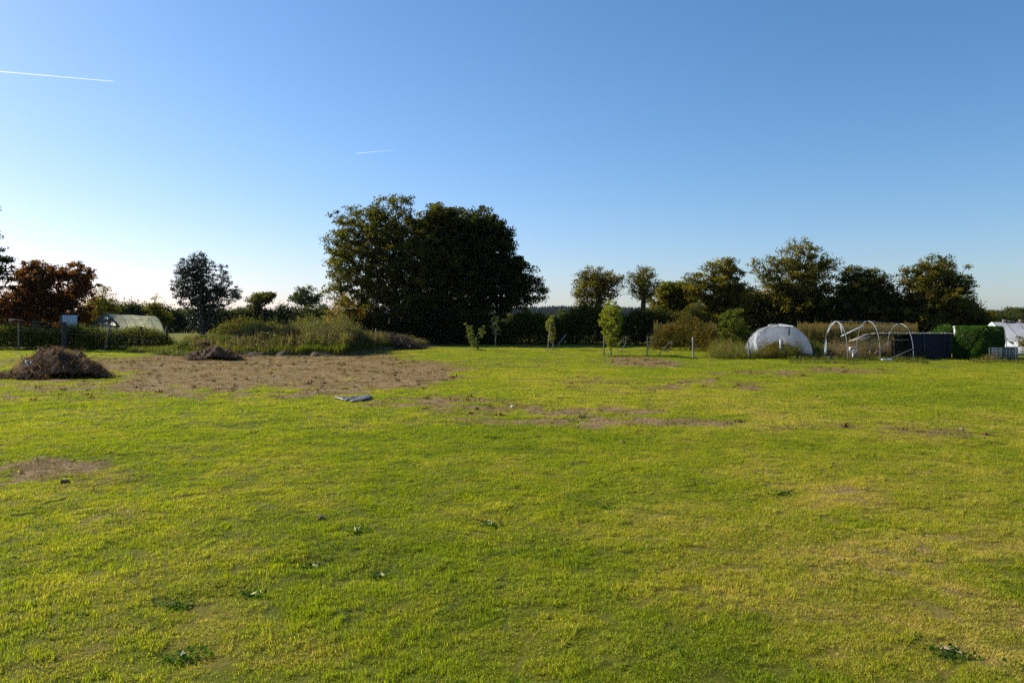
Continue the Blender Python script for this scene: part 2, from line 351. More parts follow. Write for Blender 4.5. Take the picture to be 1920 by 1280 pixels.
def scatter_points(step, y0, y1, jitter=.45):
    out = []
    ys = np.arange(y0, y1, step)
    for y in ys:
        hw = .78 * y + 7.0
        xs = np.arange(-hw, hw, step)
        out.append(np.stack([xs, np.full_like(xs, y)], -1))
    P = np.concatenate(out); P += rng.uniform(-jitter, jitter, P.shape) * step
    return P
def inst_object(name, P, idx, scale, dirt, dry, label):
    me = bpy.data.meshes.new(name); n = len(P); me.vertices.add(n)
    co = np.stack([P[:, 0], P[:, 1], ground_z(P[:, 0], P[:, 1])], -1).astype(np.float32)
    me.vertices.foreach_set('co', co.ravel())
    e = .14; zx = (ground_z(P[:, 0] + e, P[:, 1]) - ground_z(P[:, 0] - e, P[:, 1])) / (2 * e); zy = (ground_z(P[:, 0], P[:, 1] + e) - ground_z(P[:, 0], P[:, 1] - e)) / (2 * e)
    nn = np.stack([-zx, -zy, np.ones(n)], -1); nn /= np.linalg.norm(nn, axis=1)[:, None]; rot = rng.uniform(0, 6.283, n); c_, s_ = np.cos(rot), np.sin(rot)
    X0 = np.stack([c_, s_, np.zeros(n)], -1); X0 -= nn * (X0 * nn).sum(1)[:, None]; X0 /= np.linalg.norm(X0, axis=1)[:, None]; Y0 = np.cross(nn, X0)
    ex = np.arctan2(Y0[:, 2], nn[:, 2]); ey = -np.arcsin(np.clip(X0[:, 2], -1, 1)); ez = np.arctan2(X0[:, 1], X0[:, 0])
    zm = (ground_z(P[:, 0] + .12, P[:, 1]) + ground_z(P[:, 0] - .12, P[:, 1]) + ground_z(P[:, 0], P[:, 1] + .12) + ground_z(P[:, 0], P[:, 1] - .12)) / 4
    co[:, 2] = np.maximum(co[:, 2], zm) + .004; me.vertices.foreach_set('co', co.ravel())
    a = me.attributes.new('vi', 'INT', 'POINT'); a.data.foreach_set('value', idx.astype(np.int32))
    for k, v in (('scl', scale), ('rx', ex), ('ry', ey), ('rz', ez), ('dirt', dirt), ('dry', dry)):
        a = me.attributes.new(k, 'FLOAT', 'POINT'); a.data.foreach_set('value', v.astype(np.float32))
    o = bpy.data.objects.new(name, me); sc.collection.objects.link(o)
    ng = bpy.data.node_groups.new(name, 'GeometryNodeTree')
    ng.interface.new_socket('Geometry', in_out='INPUT', socket_type='NodeSocketGeometry')
    ng.interface.new_socket('Geometry', in_out='OUTPUT', socket_type='NodeSocketGeometry')
    gi = ng.nodes.new('NodeGroupInput'); go = ng.nodes.new('NodeGroupOutput'); L = ng.links.new
    jn = ng.nodes.new('GeometryNodeJoinGeometry')
    for p in reversed(protos):
        oi = ng.nodes.new('GeometryNodeObjectInfo'); oi.inputs['Object'].default_value = p; oi.inputs['As Instance'].default_value = True
        L(oi.outputs['Geometry'], jn.inputs[0])
    ip = ng.nodes.new('GeometryNodeInstanceOnPoints'); ip.inputs['Pick Instance'].default_value = True
    def nat(nm, ty):
        q = ng.nodes.new('GeometryNodeInputNamedAttribute'); q.data_type = ty; q.inputs['Name'].default_value = nm; return q
    vi = nat('vi', 'INT'); sc_ = nat('scl', 'FLOAT'); cx = ng.nodes.new('ShaderNodeCombineXYZ')
    for nm_, ax_ in (('rx', 'X'), ('ry', 'Y'), ('rz', 'Z')): L(nat(nm_, 'FLOAT').outputs['Attribute'], cx.inputs[ax_])
    e2r = ng.nodes.new('FunctionNodeEulerToRotation'); L(cx.outputs[0], e2r.inputs[0])
    sx = ng.nodes.new('ShaderNodeCombineXYZ'); sx.inputs[0].default_value = 1; sx.inputs[1].default_value = 1; L(sc_.outputs['Attribute'], sx.inputs['Z'])
    L(gi.outputs[0], ip.inputs['Points']); L(jn.outputs[0], ip.inputs['Instance']); L(vi.outputs['Attribute'], ip.inputs['Instance Index'])
    L(e2r.outputs[0], ip.inputs['Rotation']); L(sx.outputs[0], ip.inputs['Scale']); L(ip.outputs[0], go.inputs[0])
    md = o.modifiers.new('scatter', 'NODES'); md.node_group = ng
    tag(o, label, 'grass', kind='stuff'); return o
LOD = 17.0
P1 = scatter_points(.26, 3.6, LOD); Pm = scatter_points(.38, LOD, 38); P2 = scatter_points(.95, 38, 66)
P = np.concatenate([P1, Pm, P2]); near = np.arange(len(P)) < len(P1); mid = (np.arange(len(P)) >= len(P1)) & (np.arange(len(P)) < len(P1) + len(Pm))
pd, pr = lawn_maps(P[:, 0], P[:, 1]); n = len(P)
keep = (rng.uniform(0, 1, n) > sstep(.4, .85, pd) * .93)
isdry = pd > .42
idx = np.where(near, rng.integers(0, 5, n), np.where(mid, 9 + rng.integers(0, 4, n), 5 + rng.integers(0, 4, n)))
hs = .1 + .9 * fbm(P[:, 0] * .7, P[:, 1] * .7, 23) + 1.2 * fbm(P[:, 0] * 2.6, P[:, 1] * 2.6, 29, 2) - .5 * (pr - .3)
kk = keep
inst_object('grass', P[kk], idx[kk], np.clip(hs[kk] * .85, .5, 1.3) * (1 - .35 * pd[kk]), pd[kk], pr[kk], 'short mown green and yellowish grass covering the whole field')
kk = isdry; idx2 = np.where(near | mid, 13 + rng.integers(0, 3, n), 16 + rng.integers(0, 3, n))
inst_object('dry_grass', P[kk], idx2[kk], np.ones(kk.sum()), np.ones(kk.sum()), pr[kk], 'brown cut hay and thatch lying on the bare strips')

# ------------------------------------------------------------------ foliage tools
def pal(cols, n):
    """a colour per item from a palette [(rgb, weight)...] with small hue jitter"""
    cs = np.array([c for c, _ in cols]); ws = np.array([q for _, q in cols], float); ws /= ws.sum()
    c = cs[rng.choice(len(cs), n, p=ws)]
    return c
def leaves(C, size, colr, jitter=.3, droop=.0, aspect=.55):
    """one folded diamond leaf per centre"""
    n = len(C); u = rng.normal(0, 1, (n, 3)); u[:, 2] -= droop; u /= np.linalg.norm(u, axis=1)[:, None]
    q = rng.normal(0, 1, (n, 3)); v = np.cross(u, q); v /= np.linalg.norm(v, axis=1)[:, None] + 1e-9
    wv = np.cross(u, v); s = (size * rng.uniform(1 - jitter, 1 + jitter, n))[:, None]
    V = np.stack([C - u * s * .5, C + v * s * aspect * .5 + wv * s * .08, C + u * s * .5, C - v * s * aspect * .5 + wv * s * .08], 1).reshape(-1, 3)
    F = np.arange(n * 4).reshape(n, 4)
    return V, F, np.repeat(colr, 4, axis=0)

def clump_points(lobes, n, bias=.5, free=.3):
    """points in a set of ellipsoids (cx,cy,cz,rx,ry,rz)"""
    L = np.array(lobes, float); vol = L[:, 3] * L[:, 5] * np.sqrt(L[:, 4]); k = rng.choice(len(L), n, p=vol / vol.sum())
    u = rng.normal(0, 1, (n, 3)); u /= np.linalg.norm(u, axis=1)[:, None]
    m = max(8, n // 5); kb = rng.choice(len(L), m, p=vol / vol.sum()); ub = rng.normal(0, 1, (m, 3)); ub /= np.linalg.norm(ub, axis=1)[:, None]
    rb = rng.uniform(0, 1, m) ** bias; B = L[kb, :3] + ub * rb[:, None] * L[kb, 3:6] * .93
    size = np.sqrt(L[:, 3] * L[:, 5]).mean() * .33
    j = rng.integers(0, m, n); C = B[j] + u * (rng.uniform(0, 1, n) ** .5 * size * rng.uniform(.5, 1.15, m)[j])[:, None] * np.array([1, 1, .62])
    fr = rng.uniform(0, 1, n) < free + .2; C[fr] = (L[k, :3] + u * (rng.uniform(0, 1, n) ** bias)[:, None] * L[k, 3:6])[fr]
    return C

def skeleton(base, top, ends, r0, wiggle=.08, bark_r=.012, lean=None):
    """limbs that join every clump to the trunk, thick where they carry much"""
    base = np.array(base, float); top = np.array(top, float)
    tn = 7; ts = np.linspace(0, 1, tn)[:, None]; tp = base + (top - base) * ts
    ht = np.linalg.norm(top - base)
    tp[1:-1] += rng.normal(0, 1, (tn - 2, 3)) * np.array([.02, .02, 0]) * ht
    nodes = list(tp); par = [-1] + list(range(tn - 1)); path = [0.0] + list(np.cumsum(np.linalg.norm(np.diff(tp, axis=0), axis=1)))
    order = np.argsort(np.linalg.norm(ends - top * .6 - base * .4 + 0, axis=1))
    for e in ends[order]:
        A = np.array(nodes); dv = e - A; dist = np.linalg.norm(dv, axis=1)
        ang = np.clip(-dv[:, 2] / (dist + 1e-6), -1, 1)          # going down is dear
        ok = np.arange(len(A)) >= 2
        cost = dist * (1 + .5 * np.maximum(ang, 0)) + .28 * np.array(path); cost[~ok] = 1e9
        j = int(np.argmin(cost)); dj = dist[j]
        steps = 1 if dj < ht * .06 else (2 if dj < ht * .2 else 4)
        prev = j; p0 = A[j]
        for q in range(1, steps + 1):
            t = q / steps; p = p0 + (e - p0) * t
            if q < steps: p = p + rng.normal(0, wiggle, 3) * dj + np.array([0, 0, math.sin(t * math.pi) * dj * .08])
            nodes.append(p); par.append(prev); path.append(path[prev] + np.linalg.norm(p - nodes[prev])); prev = len(nodes) - 1
    Nn = len(nodes); A = np.array(nodes); acc = np.zeros(Nn); child = np.zeros(Nn, int)
    for i in range(Nn - 1, 0, -1):
        if child[i] == 0: acc[i] = 1.0
        acc[par[i]] += acc[i]; child[par[i]] += 1
    rad = acc ** .5; rad = rad / rad[0] * r0; rad = np.maximum(rad, bark_r)
    rad[0] *= 1.25
    mb = []
    # vectorised tubes, one per edge
    i = np.arange(1, Nn); pa = np.array(par)[1:]
    p0 = A[pa]; p1 = A[i]; r1 = rad[i]; r0_ = np.minimum(rad[pa], r1 * 1.35)
    t = p1 - p0; t /= np.linalg.norm(t, axis=1)[:, None] + 1e-9
    up = np.where(np.abs(t[:, 2:3]) < .9, np.array([[0, 0, 1.0]]), np.array([[1.0, 0, 0]]))
    u = np.cross(t, up); u /= np.linalg.norm(u, axis=1)[:, None]; v = np.cross(t, u); k = 6
    a = np.arange(k) / k * 2 * np.pi
    ring = np.cos(a)[None, :, None] * u[:, None, :] + np.sin(a)[None, :, None] * v[:, None, :]
    V = np.concatenate([p0[:, None] + r0_[:, None, None] * ring, p1[:, None] + r1[:, None, None] * ring], 1).reshape(-1, 3)
    b = np.arange(len(p0))[:, None, None] * 2 * k; j = np.arange(k)[None, :, None]; j2 = (j + 1) % k
    F = np.concatenate([b + j, b + j2, b + k + j2, b + k + j], -1).reshape(-1, 4)
    return V, F

def conv(lobes, d, depth=1.0, dj=0):
    out = []
    for (cx, cy, rx, ry) in lobes:
        s = d / FPX
        out.append((X(cx, d), d + rng.uniform(-1, 1) * dj, Z(cy, d), rx * s, max(rx, ry) * s * depth, ry * s))
    return out

def tree(name, label, lobes, d, trunk_px, cols, base_y=None, r0=.25, clumps=300, per=40, leaf=.16, spread=.34, fork=None, group=None, cat='tree',
         bias=.45, dens=1.0, free=.3, depth=.9, mat=None, bark=None, topfrac=.45, dj=.6, fillskel=1.0, extra=None):
    mat = mat or M_leaf; bark = bark or M_bark; per = int(per * dens)
    W = conv(lobes, d, depth, dj)
    x0 = X(trunk_px, d); base = (x0, d, -.12)
    o = empty(name, (x0, d, 0), label, cat, group)
    C = clump_points(W, clumps, bias, free); C[:, 2] = np.maximum(C[:, 2], .25)
    zt = max(l[2] + l[5] for l in W); cxm = sum(l[0] * l[3] for l in W) / sum(l[3] for l in W)
    fz = fork if fork is not None else zt * topfrac
    top = np.array([x0 * .6 + cxm * .4, d, fz + (zt - fz) * .35])
    V, F = skeleton(base, top, C[rng.uniform(0, 1, len(C)) < fillskel], r0)
    mk('trunk', V, F, bark, o, smooth=True)
    ci = np.repeat(np.arange(clumps), per)
    spr = spread * rng.uniform(.6, 1.3, clumps)[ci][:, None]
    q = rng.normal(0, 1, (len(ci), 3)); q /= np.linalg.norm(q, axis=1)[:, None]; q *= (rng.uniform(0, 1, len(ci)) ** .55)[:, None] * 1.45 * spr * np.array([1, 1, .6])
    Pn = C[ci] + q; Pn[:, 2] = np.maximum(Pn[:, 2], .05)
    cc = pal(cols, clumps)[ci] * .6 + pal(cols, len(ci)) * .4
    cc = cc * rng.uniform(.75, 1.25, (len(ci), 1)) * rng.uniform(.8, 1.2, clumps)[ci][:, None]
    if extra: cc = extra(Pn, cc)
    V, F, c = leaves(Pn, leaf, cc)
    mk('crown', V, F, mat, o, col=c)
    return o

OAK = [((.085, .085, .012), 5), ((.13, .11, .013), 3), ((.19, .13, .015), 1.2), ((.05, .058, .012), 3)]
OAKY = [((.19, .155, .014), 4), ((.26, .18, .016), 3), ((.10, .10, .014), 3), ((.28, .15, .015), 1)]
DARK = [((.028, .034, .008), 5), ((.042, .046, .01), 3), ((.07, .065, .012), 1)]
YEL = [((.17, .15, .02), 4), ((.12, .13, .02), 4), ((.24, .16, .02), 2), ((.2, .09, .02), .6)]
RED = [((.13, .035, .012), 4), ((.20, .07, .015), 2), ((.07, .04, .018), 4), ((.25, .10, .02), 1)]
FARG = [((.06, .075, .03), 4), ((.085, .09, .035), 2), ((.04, .055, .025), 3)]

# --- the big group in the middle
tree('oak_tree', 'tallest broad oak, left one of the big dark group, sky showing through its boughs',
     [(700, 440, 72, 62), (735, 398, 48, 36), (660, 415, 44, 34), (640, 475, 34, 56), (690, 520, 74, 52), (755, 480, 60, 80), (700, 480, 88, 90), (790, 470, 40, 60), (636, 545, 26, 34), (700, 575, 80, 38), (775, 560, 50, 70)],
     78, 745, OAK, r0=.55, clumps=1600, per=42, leaf=.22, spread=.44, bias=.42, topfrac=.3)
tree('oak_tree', 'middle tree of the big dark group, with a narrow olive top between two broad neighbours',
     [(822, 410, 36, 34), (865, 420, 34, 30), (788, 425, 26, 30), (825, 450, 60, 56), (815, 520, 70, 70), (800, 590, 70, 46), (850, 590, 60, 50)],
     80, 820, OAK[:2] + DARK, r0=.5, clumps=1300, per=56, leaf=.26, spread=.46, bias=.5, topfrac=.3)
tree('oak_tree', 'right hand tree of the big dark group, a low bough reaching right',
     [(895, 428, 48, 40), (925, 450, 40, 44), (880, 470, 80, 80), (955, 530, 50, 50), (875, 470, 60, 60), (950, 495, 36, 46), (900, 540, 80, 70), (982, 528, 34, 28), (1000, 553, 20, 22), (965, 560, 40, 26), (890, 600, 62, 46), (850, 620, 70, 34)],
     83, 890, [((.11, .10, .02), 2)] + DARK, r0=.55, clumps=2100, per=56, leaf=.26, spread=.46, bias=.5, topfrac=.3)
tree('shrub', 'orange leaved bush at the left foot of the tall oak', [(640, 572, 22, 20), (650, 592, 30, 26), (628, 600, 22, 26), (640, 610, 34, 26)], 66, 645,
     [((.30, .13, .015), 3), ((.18, .12, .02), 3), ((.09, .08, .02), 3)], r0=.1, clumps=210, per=32, leaf=.16, spread=.3, cat='bush')

# --- left side
tree('tall_tree', 'tall dark tree cut off by the left edge of the picture', [(-45, 410, 50, 36), (-50, 470, 50, 60), (-20, 515, 40, 45), (-30, 570, 40, 50), (6, 500, 14, 26)], 66, -50,
     DARK + [((.10, .09, .02), 2)], r0=.35, clumps=330, per=36, leaf=.18, spread=.36)
tree('maple_tree', 'dark red autumn tree with a rounded top, near the left edge',
     [(62, 515, 36, 30), (90, 530, 34, 34), (50, 555, 46, 40), (95, 570, 44, 34), (30, 580, 40, 30)], 68, 66, RED, r0=.28, clumps=520, per=46, leaf=.22, spread=.34)
tree('maple_tree', 'orange and red autumn tree standing right of the dark red one',
     [(138, 512, 34, 20), (150, 535, 26, 36), (120, 555, 30, 34), (128, 590, 40, 26)], 69, 135,
     RED + [((.27, .10, .015), 4)], r0=.22, clumps=300, per=42, leaf=.22, spread=.34)
tree('small_tree', 'yellowish green tree with bare upright twigs behind the yellow polytunnel',
     [(190, 560, 28, 26), (205, 580, 22, 22), (170, 590, 30, 24)], 76, 188, YEL + [((.08, .09, .02), 4)], r0=.16, clumps=170, per=26, leaf=.17, spread=.4, fillskel=1)
tree('small_tree', 'rounded green tree behind the right end of the yellow polytunnel',
     [(292, 575, 22, 20), (288, 595, 30, 22), (300, 600, 24, 18)], 88, 290, OAK, r0=.2, clumps=170, per=30, leaf=.2, spread=.4)
tree('holly_tree', 'dark glossy round tree with spiky twigs standing alone behind the weedy bank',
     [(372, 520, 40, 42), (350, 545, 34, 34), (410, 545, 36, 34), (380, 580, 38, 30), (438, 552, 18, 16), (380, 492, 24, 22), (325, 535, 14, 14), (416, 508, 12, 18), (352, 510, 22, 26), (372, 600, 30, 26), (385, 560, 50, 26)], 60, 380,
     [((.022, .032, .016), 5), ((.035, .045, .02), 3)], r0=.2, clumps=900, per=26, leaf=.13, spread=.2, mat=M_gloss, bark=M_darkwood, bias=.6, free=.7)
def far_tree(label, lobes, d, tp, cols, **k):
    a = dict(r0=.3, clumps=190, per=34, leaf=.36, spread=.6, group='trees beyond the gardens'); a.update(k)
    return tree('field_tree', label, lobes, d, tp, cols, **a)
far_tree('small flat topped field tree, nearer the holly than the big oaks', [(487, 560, 24, 13), (505, 556, 14, 8), (484, 578, 16, 14), (488, 597, 26, 16)], 150, 487, FARG + OAK, r0=.35, clumps=230)
far_tree('open crowned round tree in the field just left of the big oaks', [(572, 548, 26, 13), (555, 560, 18, 12), (590, 562, 20, 14), (572, 566, 26, 12)], 150, 574, FARG, r0=.42, clumps=150, per=22, spread=.55, topfrac=.35)
# --- right side
tree('oak_tree', 'wide feathery tree with bare lower limbs behind the yellow green sapling',
     [(1120, 538, 46, 38), (1120, 520, 42, 24), (1095, 545, 22, 32), (1128, 548, 36, 28), (1152, 530, 18, 24), (1100, 575, 28, 16)], 92, 1122, OAKY + DARK, r0=.4, clumps=520, per=20, leaf=.21, spread=.5, bias=.5)
tree('oak_tree', 'round open tree on a bare trunk, right of the wide feathery one',
     [(1206, 535, 35, 34), (1206, 518, 30, 20), (1195, 540, 22, 22), (1222, 538, 22, 22), (1206, 558, 22, 16)], 92, 1206, OAK, r0=.32, clumps=300, per=18, leaf=.2, spread=.42, fork=4.0)
tree('ash_tree', 'lower yellow green tree right of the round open one', [(1258, 545, 26, 24), (1240, 580, 26, 30), (1270, 580, 34, 36), (1286, 556, 24, 30)], 84, 1262, YEL + OAK, r0=.3, clumps=560, per=40, leaf=.24, spread=.42)
tree('ash_tree', 'tall olive tree with a two pointed top above the round green bush', [(1335, 505, 22, 22), (1370, 506, 26, 26), (1345, 545, 46, 34), (1318, 585, 44, 34), (1378, 560, 34, 44), (1350, 600, 60, 30), (1300, 540, 22, 30)], 82, 1350, OAKY + OAK + [((.2, .09, .02), .5)], r0=.42, clumps=1000, per=34, leaf=.22, spread=.42)
tree('oak_tree', 'tallest oak on the right, spreading behind the white polytunnel', [(1505, 470, 34, 24), (1470, 492, 40, 26), (1540, 498, 38, 28), (1500, 520, 62, 34), (1440, 515, 24, 24), (1465, 555, 48, 32), (1535, 545, 44, 28), (1420, 500, 16, 14), (1500, 580, 80, 30)], 84, 1508, OAKY + OAK, r0=.55, clumps=1100, per=30, leaf=.21, spread=.42, topfrac=.35, bias=.55)
tree('oak_tree', 'dark tree between the tallest right hand oak and the end one', [(1620, 525, 40, 30), (1600, 560, 44, 40), (1655, 550, 34, 40), (1630, 590, 66, 34), (1585, 510, 16, 14), (1625, 550, 55, 50)], 82, 1630, DARK + OAK, r0=.4, clumps=850, per=36, leaf=.22, spread=.42)
tree('oak_tree', 'last big oak of the right hand row, above the blue shed', [(1755, 500, 40, 26), (1720, 525, 36, 34), (1795, 530, 32, 36), (1755, 555, 62, 34), (1790, 585, 40, 26), (1730, 590, 50, 28), (1758, 540, 66, 55)], 80, 1758, OAKY + DARK + OAK, r0=.5, clumps=950, per=30, leaf=.21, spread=.4, bias=.55)
tree('round_bush', 'round green and yellow bush just left of the white polytunnel', [(1372, 600, 26, 20), (1372, 622, 32, 26), (1360, 635, 24, 16), (1390, 630, 22, 20)], 54, 1374,
     [((.10, .12, .015), 4), ((.16, .15, .02), 3), ((.05, .07, .015), 3)], r0=.1, clumps=230, per=34, leaf=.11, spread=.22, cat='bush')
far_tree('brown green tree behind the clipped box hedge on the right', [(1840, 590, 20, 12), (1825, 605, 24, 14), (1852, 600, 18, 12)], 110, 1840, OAKY, clumps=110, leaf=.26)
far_tree('distant rounded tree above the grey greenhouse roof', [(1892, 586, 15, 10), (1890, 598, 22, 10)], 190, 1892, FARG + OAK, clumps=110, leaf=.4, spread=.8)
far_tree('distant dark tree at the right edge above the greenhouse', [(1920, 586, 18, 10), (1925, 598, 26, 10)], 180, 1922, FARG, clumps=110, leaf=.4, spread=.8)
far_tree('low yellowish tree under the reaching bough, left of the wooded hill', [(952, 596, 14, 9), (945, 610, 18, 12)], 130, 950, OAKY + FARG, clumps=90, leaf=.26)
far_tree('dark rounded tree before the wooded hill', [(985, 602, 16, 8), (978, 610, 22, 8)], 160, 984, FARG, clumps=90)
far_tree('brownish rounded tree before the wooded hill behind the narrow staked sapling', [(1020, 600, 18, 9), (1015, 609, 24, 9)], 160, 1018, FARG + [((.10, .075, .04), 4)], clumps=110)
far_tree('grey green tree at the foot of the wide feathery tree', [(1058, 592, 9, 12), (1068, 606, 22, 12)], 120, 1060, FARG, clumps=90, leaf=.26)

# --- hedges
def hedge(name, label, pts, hgt, width, cols, n, leaf=.14, per=16, spread=.22, cat='hedge', mat=None, kind=None, group=None, uneven=.35):
    """pts: ground points (x,y) along the hedge; foliage from the ground to an uneven top"""
    pts = np.array(pts, float); seg = np.linalg.norm(np.diff(pts, axis=0), axis=1); cum = np.concatenate([[0], np.cumsum(seg)])
    s = rng.uniform(0, cum[-1], n); px = np.interp(s, cum, pts[:, 0]); py = np.interp(s, cum, pts[:, 1])
    hh = np.interp(s, cum, np.broadcast_to(np.asarray(hgt, float), (len(pts),)))
    hh = hh * (1 - uneven + 2 * uneven * fbm(s * .45, s * 0 + 3.3, 61))
    hh = hh * (.35 + .65 * np.clip(np.minimum(s, cum[-1] - s) / 1.8, 0, 1) ** .6)
    off = rng.uniform(-1, 1, n); t = rng.uniform(0, 1, n) ** .75
    C = np.stack([px + off * .3 * width * 0, py + off * width / 2 * np.sqrt(np.clip(1 - (t * .9) ** 3, 0, 1)), t * hh], -1)
    ci = np.repeat(np.arange(n), per)
    Pn = C[ci] + rng.normal(0, 1, (len(ci), 3)) * spread * np.array([1, 1, .7]); Pn[:, 2] = np.maximum(Pn[:, 2], .03)
    cc = (pal(cols, n)[ci] * .65 + pal(cols, len(ci)) * .35) * rng.uniform(.7, 1.3, (len(ci), 1))
    V, F, c = leaves(Pn, leaf, cc)
    o = mk(name, V, F, mat or M_leaf, col=c, origin=(pts[0, 0], pts[0, 1], 0)); tag(o, label, cat, group)
    if kind: o['kind'] = kind
    return o
HEDG = [((.035, .045, .014), 5), ((.06, .065, .018), 3), ((.09, .08, .02), 1)]
hedge('hedge', 'long dark shaded hedge below the trees, running behind the young fruit trees', [(X(820, 77), 77), (X(960, 77), 77), (X(1130, 77), 77), (X(1345, 75), 75)], [2.6, 2.2, 3.5, 3.6], 2.6, HEDG + OAK, 7000, leaf=.18, per=14, spread=.28, uneven=.75)
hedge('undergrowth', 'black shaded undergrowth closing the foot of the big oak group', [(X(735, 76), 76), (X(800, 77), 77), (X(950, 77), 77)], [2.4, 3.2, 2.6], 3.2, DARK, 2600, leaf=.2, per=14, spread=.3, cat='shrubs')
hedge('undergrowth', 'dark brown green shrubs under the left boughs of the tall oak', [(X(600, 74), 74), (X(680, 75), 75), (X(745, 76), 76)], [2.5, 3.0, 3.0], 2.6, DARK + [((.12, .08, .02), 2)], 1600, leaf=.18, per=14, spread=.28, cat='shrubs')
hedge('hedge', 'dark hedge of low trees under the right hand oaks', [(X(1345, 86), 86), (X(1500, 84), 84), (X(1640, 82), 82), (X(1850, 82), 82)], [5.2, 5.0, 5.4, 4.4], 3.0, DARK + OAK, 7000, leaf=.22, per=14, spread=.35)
hedge('hedge', 'ragged hedge of brambles and weeds below the two tall far left trees', [(X(-60, 62), 62), (X(150, 62), 62), (X(325, 60), 60)], [1.75, 1.7, 1.6], 1.5,
      [((.10, .12, .015), 5), ((.16, .15, .02), 3), ((.2, .10, .03), 1), ((.05, .06, .015), 4)], 3400, leaf=.11, per=16, spread=.18)
hedge('hedge', 'dark band of shrubs under the red autumn trees', [(X(-60, 72), 72), (X(180, 74), 74)], [3.0, 2.6], 2.0, DARK + RED[:1], 1500, leaf=.2, per=14, spread=.3)
hedge('field_hedge', 'far dark hedgerow across the fields left of the big oaks', [(X(150, 135), 135), (X(330, 150), 150), (X(480, 150), 150), (X(625, 145), 145)], [5.6, 4.6, 4.2, 4.6], 4, FARG + DARK, 4200, leaf=.4, per=12, spread=.6)
hedge('field_hedge', 'far hedgerow closing the gap below the wooded hill', [(X(920, 120), 120), (X(1000, 125), 125), (X(1110, 120), 120)], [2.2, 2.0, 2.6], 3, FARG + DARK, 1500, leaf=.3, per=12, spread=.45)
hedge('field_hedge', 'dark far hedge behind the greenhouse on the right', [(X(1780, 120), 120), (X(1870, 150), 150), (X(2000, 150), 150)], [3.2, 3.2, 3.2], 3, FARG + DARK, 1500, leaf=.4, per=12, spread=.5)
hedge('rust_shrubs', 'rusty and yellow shrubs between the leaning sapling and the round bush', [(X(1222, 62), 62), (X(1290, 60), 60), (X(1352, 56), 56)], [1.9, 2.3, 2.0], 2.2,
      [((.10, .085, .015), 4), ((.19, .09, .02), 2), ((.04, .045, .012), 4)], 1100, leaf=.12, per=14, spread=.2, cat='shrubs', uneven=.6)
hedge('field_shrubs', 'low yellowing shrubs in the rough ground right of the holly tree', [(X(400, 80), 80), (X(450, 80), 80), (X(540, 84), 84)], [2.2, 2.4, 2.0], 1.6,
      [((.13, .12, .02), 4), ((.20, .10, .02), 1), ((.07, .08, .02), 3)], 700, leaf=.15, per=14, spread=.26, cat='shrubs')

# --- maize
def maize():
    n = 2600; x = rng.uniform(0, 1, n); y = rng.uniform(0, 1, n); d = 68 + y * 10
    px = np.where(rng.uniform(0, 1, n) < .86, rng.uniform(1495, 1720, n), rng.uniform(1225, 1345, n)); xx = (px - 960) / FPX * d
    h = (HOR - np.where(px > 1400, 614, 612)) / FPX * d + H + rng.normal(0, .14, n) - .5 * sstep(.55, .8, fbm(xx * .3, d * .3, 5))
    mbV = []; mbF = []; mc = []; nn = 0
    # stalk: thin upright blade, leaves: arching blades
    k = 9
    for q in range(k):
        t = (q + .5) / k; an = rng.uniform(0, 6.283, n); ln = rng.uniform(.3, .55, n) * (1 - .3 * t); wd = .045
        z0 = h * t; dx, dy = np.cos(an), np.sin(an)
        P = []
        for s, zz, wv in ((0, 0, .6), (.45, .28, 1), (1.0, .05, .1)):
            for sg in (-1, 1):
                P.append(np.stack([xx + dx * ln * s - sg * dy * wd * wv, d + dy * ln * s + sg * dx * wd * wv, z0 + zz * ln], -1))
        V = np.stack(P, 1).reshape(-1, 3); b = np.arange(n)[:, None] * 6 + nn
        mbF.append(b + np.array([[0, 1, 3, 2]])); mbF.append(b + np.array([[2, 3, 5, 4]])); mbV.append(V); nn += len(V)
        c = pal([((.05, .07, .012), 5), ((.09, .09, .02), 3), ((.18, .12, .05), 1)], n) if t < .75 else pal([((.15, .10, .045), 3), ((.07, .075, .016), 4)], n)
        mc.append(np.repeat(c, 6, axis=0))
    # stalks and tassels
    P = []
    for z, wv in ((0, .02), (.95, .012), (1.12, .03)):
        for sg in (-1, 1): P.append(np.stack([xx + sg * wv, d, h * z], -1))
    V = np.stack(P, 1).reshape(-1, 3); b = np.arange(n)[:, None] * 6 + nn
    mbF.append(b + np.array([[0, 1, 3, 2]])); mbF.append(b + np.array([[2, 3, 5, 4]])); mbV.append(V)
    mc.append(np.tile((.16, .11, .055), (len(V), 1)))
    o = mk('maize', np.vstack(mbV), np.vstack(mbF), M_weed, col=np.vstack(mc))
    tag(o, 'drying maize with straw coloured tops in the field behind the tunnels', 'crop', kind='stuff')
maize()

